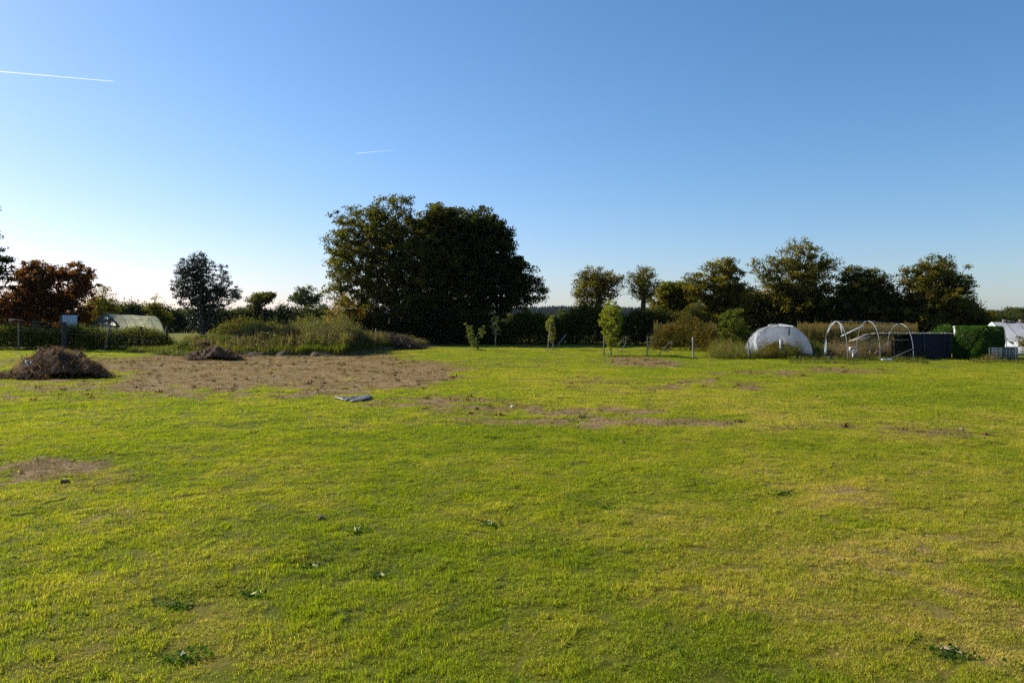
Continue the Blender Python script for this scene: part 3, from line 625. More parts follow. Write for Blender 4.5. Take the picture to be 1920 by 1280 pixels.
# ------------------------------------------------------------------ weeds
class Weeds:
    def __init__(s): s.V = []; s.F = []; s.C = []; s.n = 0
    def put(s, V, F, C): s.V.append(V); s.F.append(F + s.n); s.C.append(C); s.n += len(V)
    def blades(s, x, y, z, h, cols, wid=.02, lean=.25, per=1):
        n = len(x); x = np.repeat(x, per); y = np.repeat(y, per); z = np.repeat(z, per); h = np.repeat(h, per) * rng.uniform(.5, 1.1, n * per); n = n * per
        x = x + rng.normal(0, .05, n); y = y + rng.normal(0, .05, n)
        an = rng.uniform(0, 6.283, n); le = np.abs(rng.normal(0, lean, n)); dx, dy = np.cos(an), np.sin(an); wd = wid * rng.uniform(.6, 1.4, n)
        P = []
        for t, wv in ((0, .8), (.55, 1), (1, .1)):
            r = h * t * np.sin(le * (.4 + t)); zz = h * t * np.cos(le * (.4 + t))
            for sg in (-1, 1): P.append(np.stack([x + dx * r - sg * dy * wd * wv / 2, y + dy * r + sg * dx * wd * wv / 2, z + zz], -1))
        V = np.stack(P, 1).reshape(-1, 3); b = np.arange(n)[:, None] * 6
        s.put(V, np.concatenate([b + np.array([[0, 1, 3, 2]]), b + np.array([[2, 3, 5, 4]])]), np.repeat(pal(cols, n) * rng.uniform(.75, 1.25, (n, 1)), 6, axis=0))
    def plants(s, x, y, z, h, cols, leaf=.09, per=24, spread=.12):
        n = len(x); ci = np.repeat(np.arange(n), per); t = rng.uniform(.05, 1, len(ci)) ** .8
        lx = rng.normal(0, .12, n); ly = rng.normal(0, .12, n)
        C = np.stack([x[ci] + lx[ci] * t * h[ci] + rng.normal(0, spread, len(ci)), y[ci] + ly[ci] * t * h[ci] + rng.normal(0, spread, len(ci)), z[ci] + h[ci] * t], -1)
        cc = (pal(cols, n)[ci] * .7 + pal(cols, len(ci)) * .3) * rng.uniform(.7, 1.3, (len(ci), 1))
        s.put(*leaves(C, leaf, cc, aspect=.5))
        s.blades(x, y, z, h * 1.02, [((.10, .08, .04), 1)], .02, .08)
    def build(s, name, label, cat='weeds', mat=None, kind='stuff', parent=None):
        o = mk(name, np.vstack(s.V), np.vstack(s.F), mat or M_weed, parent, col=np.vstack(s.C))
        if parent is None: tag(o, label, cat, kind=kind)
        return o
GREENW = [((.06, .085, .012), 4), ((.10, .115, .014), 3), ((.17, .15, .025), 1.5)]
BROWNW = [((.11, .075, .045), 4), ((.19, .12, .08), 2), ((.06, .045, .03), 3)]
YELLW = [((.20, .17, .025), 3), ((.15, .15, .02), 3), ((.24, .13, .02), 1)]
REDW = [((.19, .11, .085), 4), ((.24, .15, .12), 2), ((.12, .09, .04), 2)]

# weedy bank: front edge follows the lawn, back some 10 m further
edge = np.array([G(150, 652.5), G(240, 661), G(330, 665), G(450, 666.5), G(560, 667), G(640, 668), G(676, 663), G(720, 657), G(790, 651), G(815, 648)])
def edge_y(x): return np.interp(x, edge[:, 0], edge[:, 1])
def bank_h(x, t):
    """earth height at depth t behind the edge"""
    env = sstep(X(225, 57), X(330, 53), x) * (1 - sstep(X(700, 60), X(800, 66), x))
    return env * (.28 * sstep(0, .5, t) + .3 * sstep(.5, 4, t)) * (1 - sstep(8, 13, t)) * (.7 + .6 * fbm(x * 1.5, t * 1.5, 15))
bx = np.arange(X(205, 57), X(812, 70), .22); bt = np.concatenate([np.arange(-.25, 1.6, .12), np.linspace(1.8, 13.2, 26)])
BX, BT = np.meshgrid(bx, bt); BY = edge_y(BX) + BT + (fbm(BX * 1.3, BX * 0 + 2, 66) - .5) * 1.1
BZ = bank_h(BX, BT + .2) + (fbm(BX * 3, BT * 3, 16) - .5) * .16 * sstep(-.2, .2, BT) - .03 * (BT < -.1)
BZ = np.where((BT < -.2) | (BT > 13), -.1, BZ)
n1 = len(bx); ii, jj = np.meshgrid(np.arange(len(bt) - 1), np.arange(n1 - 1), indexing='ij'); a = (ii * n1 + jj).ravel()
M_earth = simple('earth', (.10, .065, .035), .95, .5, 4, bump=1.0, bscale=14)
o = mk('earth_bank', np.stack([BX.ravel(), BY.ravel(), BZ.ravel()], -1), np.stack([a, a + 1, a + n1 + 1, a + n1], -1), M_earth, smooth=True)
tag(o, 'low bank of turned brown earth under the weeds', 'earth bank', kind='structure')
wd = Weeds()
def bank_pts(n, t0, t1, p0, p1):
    t = rng.uniform(t0, t1, n); px = rng.uniform(p0, p1, n); d0 = np.interp(px, [150, 330, 640, 720, 815], [60, 53, 50.8, 60, 72]); x = X(px, d0 + t * .8); y = edge_y(x) + t
    return x, y, bank_h(x, t) - .03, t
x, y, z, t = bank_pts(5200, .1, 1.7, 235, 790); wd.blades(x, y, z, .26 + .32 * fbm(x, y, 9), GREENW + YELLW[:1], .02, .4, per=4)
x, y, z, t = bank_pts(2500, .3, 2.4, 560, 790); wd.blades(x, y, z, .35 + .3 * fbm(x, y, 9), [((.16, .18, .02), 3), ((.11, .15, .015), 3)], .02, .4, per=5)
hprof = lambda px: np.interp(px, [240, 320, 345, 400, 470, 540, 600, 650, 700, 790], [.2, .35, .7, .75, 1.25, 1.6, 1.9, 1.8, .9, .3])
def hill_h(x, y, t): return hprof(960 + x / y * FPX) * (.35 + .65 * sstep(0, 5, t)) * (.1 + 1.75 * fbm(x * 1.1, y * 1.1, 19)) * rng.uniform(.6, 1.15, len(x))
x, y, z, t = bank_pts(1200, .8, 9, 320, 690); wd.plants(x, y, z, hill_h(x, y, t), GREENW + YELLW[:1], leaf=.11, per=34)
x, y, z, t = bank_pts(2000, 1.2, 8, 400, 700); wd.plants(x, y, z, hill_h(x, y, t) * .85, BROWNW, leaf=.08, per=30)
x, y, z, t = bank_pts(260, .6, 4, 330, 520); wd.plants(x, y, z, hill_h(x, y, t), GREENW + BROWNW, leaf=.12, per=30)
x, y, z, t = bank_pts(150, 2, 6, 400, 620); wd.plants(x, y, z, hill_h(x, y, t), [((.35, .32, .25), 2), ((.16, .12, .06), 3)], leaf=.06, per=20)
for px_, t_, w_, h_, cc_ in ((340, 1.2, .7, .8, GREENW), (420, 3, 1.0, 1.0, GREENW), (475, 6, 1.2, 2.1, YELLW + GREENW), (505, 7, 1.0, 2.0, YELLW + BROWNW), (545, 4, 1.0, 1.5, BROWNW), (560, 8, 1.1, 2.1, [((.15, .08, .02), 2)] + GREENW), (600, 7, 1.3, 2.3, GREENW), (640, 6, 1.2, 2.2, GREENW + YELLW), (660, 4, .8, 1.3, BROWNW), (380, 1.5, .8, .9, BROWNW), (520, 2, .8, 1.0, GREENW), (590, 2.5, .9, 1.1, BROWNW), (690, 2.5, .7, .9, BROWNW)):
    n_ = 150; d_ = float(np.interp(px_, [150, 330, 640, 720, 815], [60, 53, 50.8, 60, 72])); x = X(px_, d_ + t_) + rng.normal(0, w_ * .5, n_); t = t_ + rng.normal(0, w_ * .5, n_); y = edge_y(x) + t
    wd.plants(x, y, bank_h(x, t), h_ * .85 * np.exp(-((x - X(px_, d_ + t_)) / w_) ** 2 * .6) * rng.uniform(.6, 1.0, n_), cc_, leaf=.11, per=26)
x, y, z, t = bank_pts(900, .8, 8, 330, 740); wd.blades(x, y, z, (.9 + 1.0 * fbm(x, y, 88)) * np.interp(960 + x / y * FPX, [320, 400, 480, 640, 740], [.4, .55, 1.0, 1.05, .6]), BROWNW + [((.22, .19, .08), 3)], .03, .18, per=3)
x, y, z, t = bank_pts(700, .5, 7, 660, 800); wd.plants(x, y, z, rng.uniform(.3, .95, 700) * np.interp(960 + x / y * FPX, [660, 800], [1.3, .7]), GREENW + BROWNW, leaf=.1, per=26)
wd.build('weeds', 'tangled weeds, brambles and tall grass on the earth bank at left')
# near-left low growth around the small heaps
wl = Weeds()
for px, py, s_, hh in ((262, 662, .9, .35), (300, 660, .9, .4), (308, 666, .8, .4), (340, 668, .7, .45), (240, 657, .6, .25), (362, 665, .6, .5)):
    gx_, gy_ = G(px, py); k = 60; x = gx_ + rng.normal(0, s_ * .6, k); y = gy_ + rng.normal(0, .3, k) + .3
    wl.plants(x, y, x * 0 + .02, rng.uniform(.4, 1, k) * hh, GREENW, leaf=.09, per=20)
wl.build('weeds', 'low green weed tufts at the left end of the bank', kind='stuff')
# right hand rough strip in front of the tunnels
wr = Weeds()
def strip(n, p0, p1, y0, y1):
    px = rng.uniform(p0, p1, n); py = rng.uniform(y0, y1, n); d = D(py); return X(px, d), d, np.zeros(n) - .02
x, y, z = strip(4200, 1330, 1735, 662, 676); e0 = np.interp(960 + x / y * FPX, [1330, 1400, 1600, 1735], [666, 672, 679, 681]); kk = D(e0) < y
wr.blades(x[kk], y[kk], z[kk], .18 + .3 * fbm(x[kk], y[kk], 9), GREENW + YELLW[:1], .018, .45, per=5)
x, y, z = strip(1500, 1480, 1740, 672, 682); wr.blades(x, y, z, .08 + .26 * fbm(x * 1.5, y * 1.5, 9) ** 2, GREENW, .018, .5, per=5)
for p0, p1, y0, y1, hh, cols, n in ((1330, 1400, 661, 670, .8, GREENW + YELLW, 150), (1350, 1372, 666, 671, 1.0, YELLW + REDW[:1], 40), (1425, 1462, 662, 668, 1.05, [((.17, .12, .02), 3), ((.12, .11, .02), 3)], 110),
                                    (1440, 1500, 664, 670, .75, GREENW + YELLW, 150), (1478, 1500, 661, 666, 1.2, [((.15, .10, .03), 3), ((.11, .12, .02), 3)], 50), (1500, 1560, 663, 671, .75, GREENW, 120),
                                    (1552, 1605, 664, 674, .62, REDW, 240), (1600, 1650, 662, 672, .6, REDW + BROWNW, 120), (1650, 1690, 664, 672, .9, BROWNW + REDW, 110), (1690, 1722, 664, 673, .75, BROWNW + REDW, 110),
                                    (1545, 1720, 655, 662, .9, BROWNW + GREENW, 200)):
    n = int(n * 2.2); x, y, z = strip(n, p0, p1, y0, y1); x = (x - x.mean()) * .75 + x.mean() + rng.normal(0, .3, n); wr.plants(x, y, z, hh * 1.15 * (.2 + 1.6 * fbm(x * 1.7, y * 1.7, 5)) * rng.uniform(.4, 1.1, n), cols, leaf=.075, per=26, spread=.1)
for p0, p1, hh, cols, n in ((1425, 1462, 1.0, [((.19, .12, .02), 3), ((.12, .11, .02), 3)], 160), (1450, 1480, .8, YELLW + GREENW, 120), (1475, 1500, 1.0, [((.15, .10, .03), 3), ((.11, .12, .02), 3)], 110), (1400, 1530, .5, GREENW, 320), (1330, 1400, .7, GREENW + YELLW, 160), (1535, 1720, .5, REDW + BROWNW + GREENW, 380)):
    x, y, z = strip(n, p0, p1, 669.5, 673.5); x = x + rng.normal(0, .25, n); wr.plants(x, y, z, hh * (.3 + 1.4 * fbm(x * 1.7, y * 1.7, 5)) * rng.uniform(.5, 1.1, n), cols, leaf=.075, per=24, spread=.1)
x, y, z = strip(900, 1820, 1990, 673, 681); wr.blades(x, y, z, .1 + .25 * fbm(x, y, 9), GREENW + YELLW, .018, .4, per=5)
x, y, z = strip(80, 1848, 1870, 672, 678); wr.plants(x, y, z, rng.uniform(.2, .6, 80), REDW + YELLW, leaf=.06, per=20)
wr.build('weeds', 'rough grass and reddish seeding weeds along the tunnels on the right')

# ------------------------------------------------------------------ heaps of cut vegetation
def heap(name, label, px0, px1, ybase, prof, depth, strands, cols, hc, seed, cat='heap'):
    d0 = D(ybase); dc = d0 + depth / 2
    nx, ny = 60, 26; us = np.linspace(0, 1, nx); vs = np.linspace(-1, 1, ny)
    U, Vv = np.meshgrid(us, vs)
    px = px0 + (px1 - px0) * U; hx = np.interp(px, [p for p, _ in prof], [max(0, (ybase - yy)) for _, yy in prof]) * d0 / FPX * .98
    yy = dc + Vv * depth / 2 * (.75 + .25 * np.sin(U * np.pi))
    xx = (px - 960) / FPX * yy; hx = hx * yy / d0
    e = np.clip(1 - np.abs(Vv + .12) ** 2.2, 0, 1) ** .75
    zz = hx * e * (.55 + .7 * fbm(xx * 2.3, yy * 2.3, seed, 2)) + (fbm(xx * 6, yy * 6, seed + 4, 2) - .5) * .42 * e - .06
    o = empty(name, (float(xx.mean()), dc, 0), label, cat)
    a = (np.arange(ny - 1)[:, None] * nx + np.arange(nx - 1)[None, :]).ravel()
    S = np.stack([xx.ravel(), yy.ravel(), zz.ravel()], -1)
    mk('core', S, np.stack([a, a + 1, a + nx + 1, a + nx], -1), hc, o, smooth=True)
    k = rng.integers(0, len(S), strands); C = S[k] + rng.normal(0, .06, (strands, 3)) * np.array([1, 1, 1.2]); C = C[C[:, 2] > -.03]
    n = len(C); an = rng.uniform(0, 6.283, n); ln = rng.uniform(.08, .36, n); up = rng.normal(.06, .28, n)
    dv = np.stack([np.cos(an), np.sin(an) * .7, up], -1); sv = np.stack([-np.sin(an), np.cos(an), np.zeros(n)], -1) * .009
    V = np.stack([C - sv, C + sv, C + dv * ln[:, None] + sv * .4, C + dv * ln[:, None] - sv * .4], 1)
    V[:, 2:, 2] -= .25 * ln[:, None] ; V[:, :, 2] = np.maximum(V[:, :, 2], .005)
    mk('dry_stalks', V.reshape(-1, 3), np.arange(n * 4).reshape(n, 4), M_hay, o, col=np.repeat(pal(cols, n) * rng.uniform(.7, 1.3, (n, 1)), 4, axis=0))
    mb = MB()
    for i in range(max(6, strands // 260)):
        p0 = S[rng.integers(len(S) // 4, len(S) * 3 // 4)] + (0, 0, -.05); an = random.uniform(0, 6.283); ln = random.uniform(.3, .9); dv = np.array((math.cos(an), math.sin(an) * .6, random.uniform(-.25, .45))) * ln
        rr = random.uniform(.006, .016); p2 = p0 + dv; p2[2] = max(.02, p2[2]); mb.tube([p0, p0 + dv * .5 + (0, 0, random.uniform(-.04, .06)), p2], [rr, rr * .8, rr * .4], 5)
    mb.build('branches', M_wood, o)
    return o
HAY = [((.25, .13, .055), 4), ((.42, .25, .12), 2.5), ((.08, .042, .02), 4)]
M_hcore = simple('heap_core', (.06, .035, .018), .95, .5, 6, bump=1.0, bscale=16)
h1 = heap('plant_heap', 'large heap of dry brown stalks at the left edge of the lawn', 20, 212, 711,
          [(20, 700), (34, 690), (45, 672), (70, 662), (110, 659), (135, 662), (160, 672), (185, 686), (203, 703), (212, 711)], 3.2, 15000, HAY, M_hcore, 3)
heap('plant_heap', 'rough brown tangle lying behind the large heap at the left', 24, 125, 700, [(24, 698), (34, 676), (60, 663), (85, 659), (112, 663), (125, 690)], 2.0, 5000, HAY, M_hcore, 9).location[1] += 1.7
hb = heap('plant_heap', 'flat spill of stalks and bramble leaves before the large heap', -30, 90, 713, [(-30, 702), (10, 699), (50, 697), (80, 703), (90, 712)], 1.1, 4200, HAY, M_hcore, 21)
wv_ = Weeds(); k = 150; xg, yg = G(35, 708); x = xg + rng.uniform(-.9, 1.0, k); y = yg + rng.normal(.1, .18, k)
wv_.plants(x, y, x * 0 + .1, rng.uniform(.06, .24, k), [((.06, .09, .03), 3), ((.22, .26, .22), 1), ((.14, .13, .03), 1)], leaf=.06, per=9, spread=.07)
wv_.build('bramble_leaves', None, parent=hb)
heap('earth_heap', 'small pointed heap of turf and brown earth in front of the weedy bank', 342, 460, 676,
     [(342, 675), (352, 664), (375, 657), (395, 648), (408, 646), (420, 652), (435, 657), (450, 668), (460, 676)], 2.6, 6000, HAY + [((.14, .13, .03), 2)], M_hcore, 33)
heap('earth_heap', 'lowest flat heap of soil at the left end of the bank', 268, 322, 655, [(268, 654), (285, 644), (300, 642), (322, 652)], 1.8, 2200, HAY, M_earth, 41)
# white bent plastic strip lying on the big heap
d = D(711) + .5
mb = MB(); mb.tube([(X(48.5, d), d, Z(676, d)), (X(49.5, d), d - .02, Z(680, d)), (X(54.5, d), d - .05, Z(685, d)), (X(58.5, d), d - .03, Z(680, d)), (X(58.5, d), d, Z(677, d))], [.03, .032, .02, .03, .018], 6)
mb.tube([(X(49, d), d, Z(676.5, d)), (X(51.5, d), d + .03, Z(675.3, d)), (X(52.5, d), d + .05, Z(677, d))], .022, 6)
o = mb.build('plastic_strip', M_white, smooth=True, origin=(X(54, d), d, Z(681, d))); tag(o, 'white bent plastic strip stuck in the large brown heap', 'plastic scrap')
# brush pile
def brush(name, label, pxc, d, wpx, hm, n, mat, group=None):
    x0 = X(pxc, d); o = empty(name, (x0, d, 0), label, 'brush pile', group); mb = MB(); wm = wpx / FPX * d
    for i in range(n):
        u = random.uniform(-1, 1); px_ = x0 + u * wm; hz = hm * max(.05, 1 - abs(u) ** 1.5) * random.uniform(.1, 1)
        an = random.uniform(0, 6.283); ln = random.uniform(.4, 1.3); tl = random.gauss(-.1, .3)
        p0 = np.array((px_, d + random.uniform(-.9, .9), max(.03, hz))); dv = np.array((math.cos(an), math.sin(an) * .6, tl)) * ln
        p1 = p0 + dv * .5 + np.array([0, 0, random.uniform(-.08, .1)]); p2 = p0 + dv
        for p in (p1, p2): p[2] = max(.02, p[2])
        r = random.uniform(.008, .028); mb.tube([p0, p1, p2], [r, r * .8, r * .3], 5)
    mb.build('branches', mat, o)
    return o
M_twig = simple('dead_twig', (.075, .045, .03), .9, .4, 8)
brush('brush_pile', 'pile of dark cut branches at the right end of the weedy bank', 738, 63, 58, 1.25, 800, M_twig)
def post(name, label, px, ybase, ytop, r, mat, lean=0, group=None, cat='post', topx=None, k=8):
    d = D(ybase); x0 = X(px, d); z1 = Z(ytop, d); x1 = X(topx, d) if topx is not None else x0 + lean
    n = 7; t = np.linspace(0, 1, n)[:, None]; p = np.array((x0, d, -.1)) + (np.array((x1, d, z1)) - np.array((x0, d, -.1))) * t
    p[1:-1, :2] += rng.normal(0, .008, (n - 2, 2))
    mb = MB(); mb.tube(p, np.linspace(r, r * .85, n) * rng.uniform(.94, 1.06, n), k)
    o = mb.build(name, mat, smooth=False, origin=(x0, d, 0)); tag(o, label, cat, group); return o
post('stake', 'pale crooked stake standing at the dark brush pile', 702, 651, 616, .05, M_post, topx=705)

# ------------------------------------------------------------------ left fence
def left_fence():
    o = empty('wire_fence', (X(35, 60), 60, 0), 'wire fence on old uneven posts along the left hedge', 'fence')
    tops = []
    for px, yb, yt, r, m, lx in ((35, 655, 600, .06, M_wood, 0), (120, 655, 604, .2, M_darkwood, .02), (201, 655, 609, .07, M_wood, .25), (262, 655, 612, .11, M_darkwood, .08), (313, 656, 612, .09, M_darkwood, 0)):
        d = 60.4; x0 = X(px, d); z1 = Z(yt, d); mb = MB()
        n = 6; t = np.linspace(0, 1, n)[:, None]; p = np.array((x0 - lx, d, -.1)) + (np.array((x0 + lx, d, z1)) - np.array((x0 - lx, d, -.1))) * t
        p[1:-1, :2] += rng.normal(0, r * .12, (n - 2, 2)); mb.tube(p, r * rng.uniform(.85, 1.12, n), 7)
        mb.build('post', m, o); tops.append((x0, d, z1))
    mb = MB()
    for fr in (.05, .3, .55, .8):
        pts = [(x_, y_ - .08, z_ * 1 - fr) for x_, y_, z_ in tops]; q = []
        for a_, b_ in zip(pts[:-1], pts[1:]):
            for s_ in np.linspace(0, 1, 6)[:-1]: q.append((a_[0] + (b_[0] - a_[0]) * s_, a_[1], a_[2] + (b_[2] - a_[2]) * s_ - .05 * math.sin(s_ * math.pi)))
        q.append(pts[-1]); mb.tube(q, .0035, 4)
    for x_ in np.arange(tops[2][0], tops[4][0], .22): mb.tube([(x_, 60.3, .9), (x_, 60.3, 1.75)], .004, 4)
    mb.build('wire', M_metal, o)
    m2 = MB(); x_, y_, z_ = tops[0]; m2.box((x_ - .25, y_, z_ + .03), (.85, .4, .05), ry=.03).box((x_ - .6, y_, z_ - .08), (.05, .3, .2))
    b = m2.build('board', M_post, origin=(x_, y_, z_)); b.name = 'board'; tag(b, 'pale flat board lying on top of the left fence post', 'board')
left_fence()
# water tank in a cage
def tank():
    d = 67; x0 = X(129, d); o = empty('water_tank', (x0, d, 0), 'white cube water tank in a wire cage behind the left hedge', 'water tank', rz=R(38))
    # local coordinates are turned with the empty
    def loc(mb, nm, mat, par=o):
        V = np.vstack(mb.V); Fq = [np.vstack(mb.F4)] + ([np.vstack(mb.F3)] if mb.F3 else [])
        q = mk(nm, V, Fq, mat); q.parent = o; return q
    zt = Z(590.5, d); zb = zt - 1.05; s = 1.12
    b = MB(); b.box((0, 0, (zt + zb) / 2), (s, s, zt - zb - .06)); t = loc(b, 'bottle', M_tank)
    bv = t.modifiers.new('bevel', 'BEVEL'); bv.width = .08; bv.segments = 3
    c = MB()
    for sg in (-1, 1):
        for u in np.linspace(-s / 2, s / 2, 7):
            c.tube([(u, sg * (s / 2 + .03), zb), (u, sg * (s / 2 + .03), zt)], .012, 4); c.tube([(sg * (s / 2 + .03), u, zb), (sg * (s / 2 + .03), u, zt)], .012, 4)
        for z in np.linspace(zb, zt, 6):
            c.tube([(-s / 2, sg * (s / 2 + .03), z), (s / 2, sg * (s / 2 + .03), z)], .012, 4); c.tube([(sg * (s / 2 + .03), -s / 2, z), (sg * (s / 2 + .03), s / 2, z)], .012, 4)
    loc(c, 'cage', M_cage)
    l = MB()
    for a_ in (-1, 1):
        for b_ in (-1, 1): l.box((a_ * .45, b_ * .45, zb / 2 - .02), (.14, .14, zb + .04))
    l.box((0, 0, zb - .07), (s + .1, s + .1, .1)); loc(l, 'stand', M_darkwood)
M_tank = simple('tank_plastic', (.68, .72, .78), .4, .1, 3); M_cage = simple('tank_cage', (.16, .17, .19), .5, .1, 3)
tank()

# ------------------------------------------------------------------ plastics
def plastic(name, c, trans=.5, alpha=.0, rough=.35, var=.25):
    m, t = newmat(name); L = t.links.new
    tc = N(t, 'ShaderNodeTexCoord'); no = N(t, 'ShaderNodeTexNoise'); no.inputs['Scale'].default_value = 1.3; no.inputs['Detail'].default_value = 6
    L(tc.outputs['Object'], no.inputs['Vector'])
    mp = N(t, 'ShaderNodeMapRange'); mp.inputs['From Min'].default_value = .3; mp.inputs['From Max'].default_value = .7; mp.inputs['To Min'].default_value = 1 - var; mp.inputs['To Max'].default_value = 1
    L(no.outputs['Fac'], mp.inputs['Value']); vm = N(t, 'ShaderNodeVectorMath', operation='SCALE'); vm.inputs[0].default_value = c; L(mp.outputs[0], vm.inputs['Scale'])
    p = N(t, 'ShaderNodeBsdfPrincipled'); p.inputs['Roughness'].default_value = rough; L(vm.outputs[0], p.inputs['Base Color'])
    tr = N(t, 'ShaderNodeBsdfTranslucent'); L(vm.outputs[0], tr.inputs[0]); ms = N(t, 'ShaderNodeMixShader'); ms.inputs[0].default_value = trans
    L(p.outputs[0], ms.inputs[1]); L(tr.outputs[0], ms.inputs[2]); last = ms
    if alpha:
        tp = N(t, 'ShaderNodeBsdfTransparent'); m2 = N(t, 'ShaderNodeMixShader'); m2.inputs[0].default_value = alpha; L(ms.outputs[0], m2.inputs[1]); L(tp.outputs[0], m2.inputs[2]); last = m2
    wn = N(t, 'ShaderNodeTexNoise'); wn.inputs['Scale'].default_value = 3.0; L(tc.outputs['Object'], wn.inputs['Vector'])
    b = N(t, 'ShaderNodeBump'); b.inputs['Strength'].default_value = .35; b.inputs['Distance'].default_value = .06; L(wn.outputs['Fac'], b.inputs['Height']); L(b.outputs[0], p.inputs['Normal'])
    o = N(t, 'ShaderNodeOutputMaterial'); L(last.outputs[0], o.inputs[0]); return m
M_yplas = plastic('yellow_film', (.88, .86, .62), .72, .12); M_cplas = plastic('clear_film', (.70, .72, .76), .6, .12, .3); M_wplas = plastic('white_film', (.85, .85, .82), .5, 0, .5, .1)

def hoop_pts(c, cross, wid, hgt, n=25, flat=.62, side=.25):
    """half-ellipse hoop on short upright sides; c ground centre"""
    a = np.linspace(0, np.pi, n); x = -np.cos(a) * wid / 2; z = np.sin(a) ** .9 * hgt
    return np.array(c)[None, :] + np.outer(x, cross) + np.outer(z, (0, 0, 1))
def shell(hoops):
    P = np.array(hoops); m, n = P.shape[:2]; a = (np.arange(m - 1)[:, None] * n + np.arange(n - 1)[None, :]).ravel()
    return P.reshape(-1, 3), np.stack([a, a + 1, a + n + 1, a + n], -1)
# left yellow tunnel
def tunnel_left():
    d = 67.5; cr = np.array((.89, -.456, 0)); ax = np.array((.456, .89, 0)); c0 = np.array((X(198, d), d, 0.0)); wid, hg = 3.3, Z(588.5, d)
    o = empty('polytunnel', tuple(c0), 'yellowish plastic polytunnel with a timber front behind the left hedge', 'polytunnel')
    hs = [hoop_pts(c0 + ax * s + np.array((0, 0, .02 * math.sin(s * 3))), cr, wid * (1 + .01 * math.sin(s * 5)), hg * (1 - .012 * s), n=29) for s in np.linspace(.25, 4.8, 12)]
    V, F = shell(hs); mk('cover', V, F, M_yplas, o, smooth=True)
    e = np.vstack([hs[-1], c0 + ax * 4.8]); k = len(e) - 1
    mk('end_sheet', e, [np.array([[i, i + 1, k] for i in range(k - 1)])], M_yplas, o)
    mb = MB()
    for s in np.linspace(.3, 4.75, 6): mb.tube(hoop_pts(c0 + ax * s, cr, wid - .08, hg * (1 - .012 * s) - .04, n=25), .022, 5)
    for fr in (.3, .5, .7): mb.tube([hs[0][int(28 * fr)] - (0, 0, .05), hs[-1][int(28 * fr)] - (0, 0, .05)], .016, 5)
    mb.build('hoops', M_metal, o, smooth=True)
    t = MB(); z = hg
    for u, zz in ((-.47, .72), (-.12, .93), (.16, .93), (.47, .72)):
        p = c0 + cr * wid * u; t.box((p[0], p[1], z * zz / 2), (.15, .15, z * zz), rz=.7)
    pk = c0 + np.array((0, 0, z * 1.0)); le = c0 - cr * wid * .52 + np.array((0, 0, z * .66)); ri = c0 + cr * wid * .54 + np.array((0, 0, z * .62))
    for a_, b_ in ((pk, le), (pk, ri)): t.tube([a_, (np.array(a_) + b_) / 2 + np.array((0, 0, .12)), b_], .11, 5)
    t.tube([le + (0, 0, -.02), ri + (0, 0, .02)], .09, 5); t.tube([c0 - cr * .9 + (0, 0, z * .8), c0 + cr * .9 + (0, 0, z * .8)], .14, 5)
    t.build('timber_front', M_wood, o)
    q = MB(); a_, b_ = c0 - cr * wid * .42 + ax * .3, c0 + cr * wid * .4 + ax * .3
    q.add([a_ + (0, 0, .1), b_ + (0, 0, .1), b_ + (0, 0, z * .6), a_ + (0, 0, z * .64)], [[0, 1, 2, 3]]); q.build('front_sheet', M_wplas, o)
    g = MB(); g.tube([a_ + (0, 0, z * .4) - ax * .1, b_ + (0, 0, z * .4) - ax * .1], .03, 4); g.build('rail', M_darkwood, o)
tunnel_left()
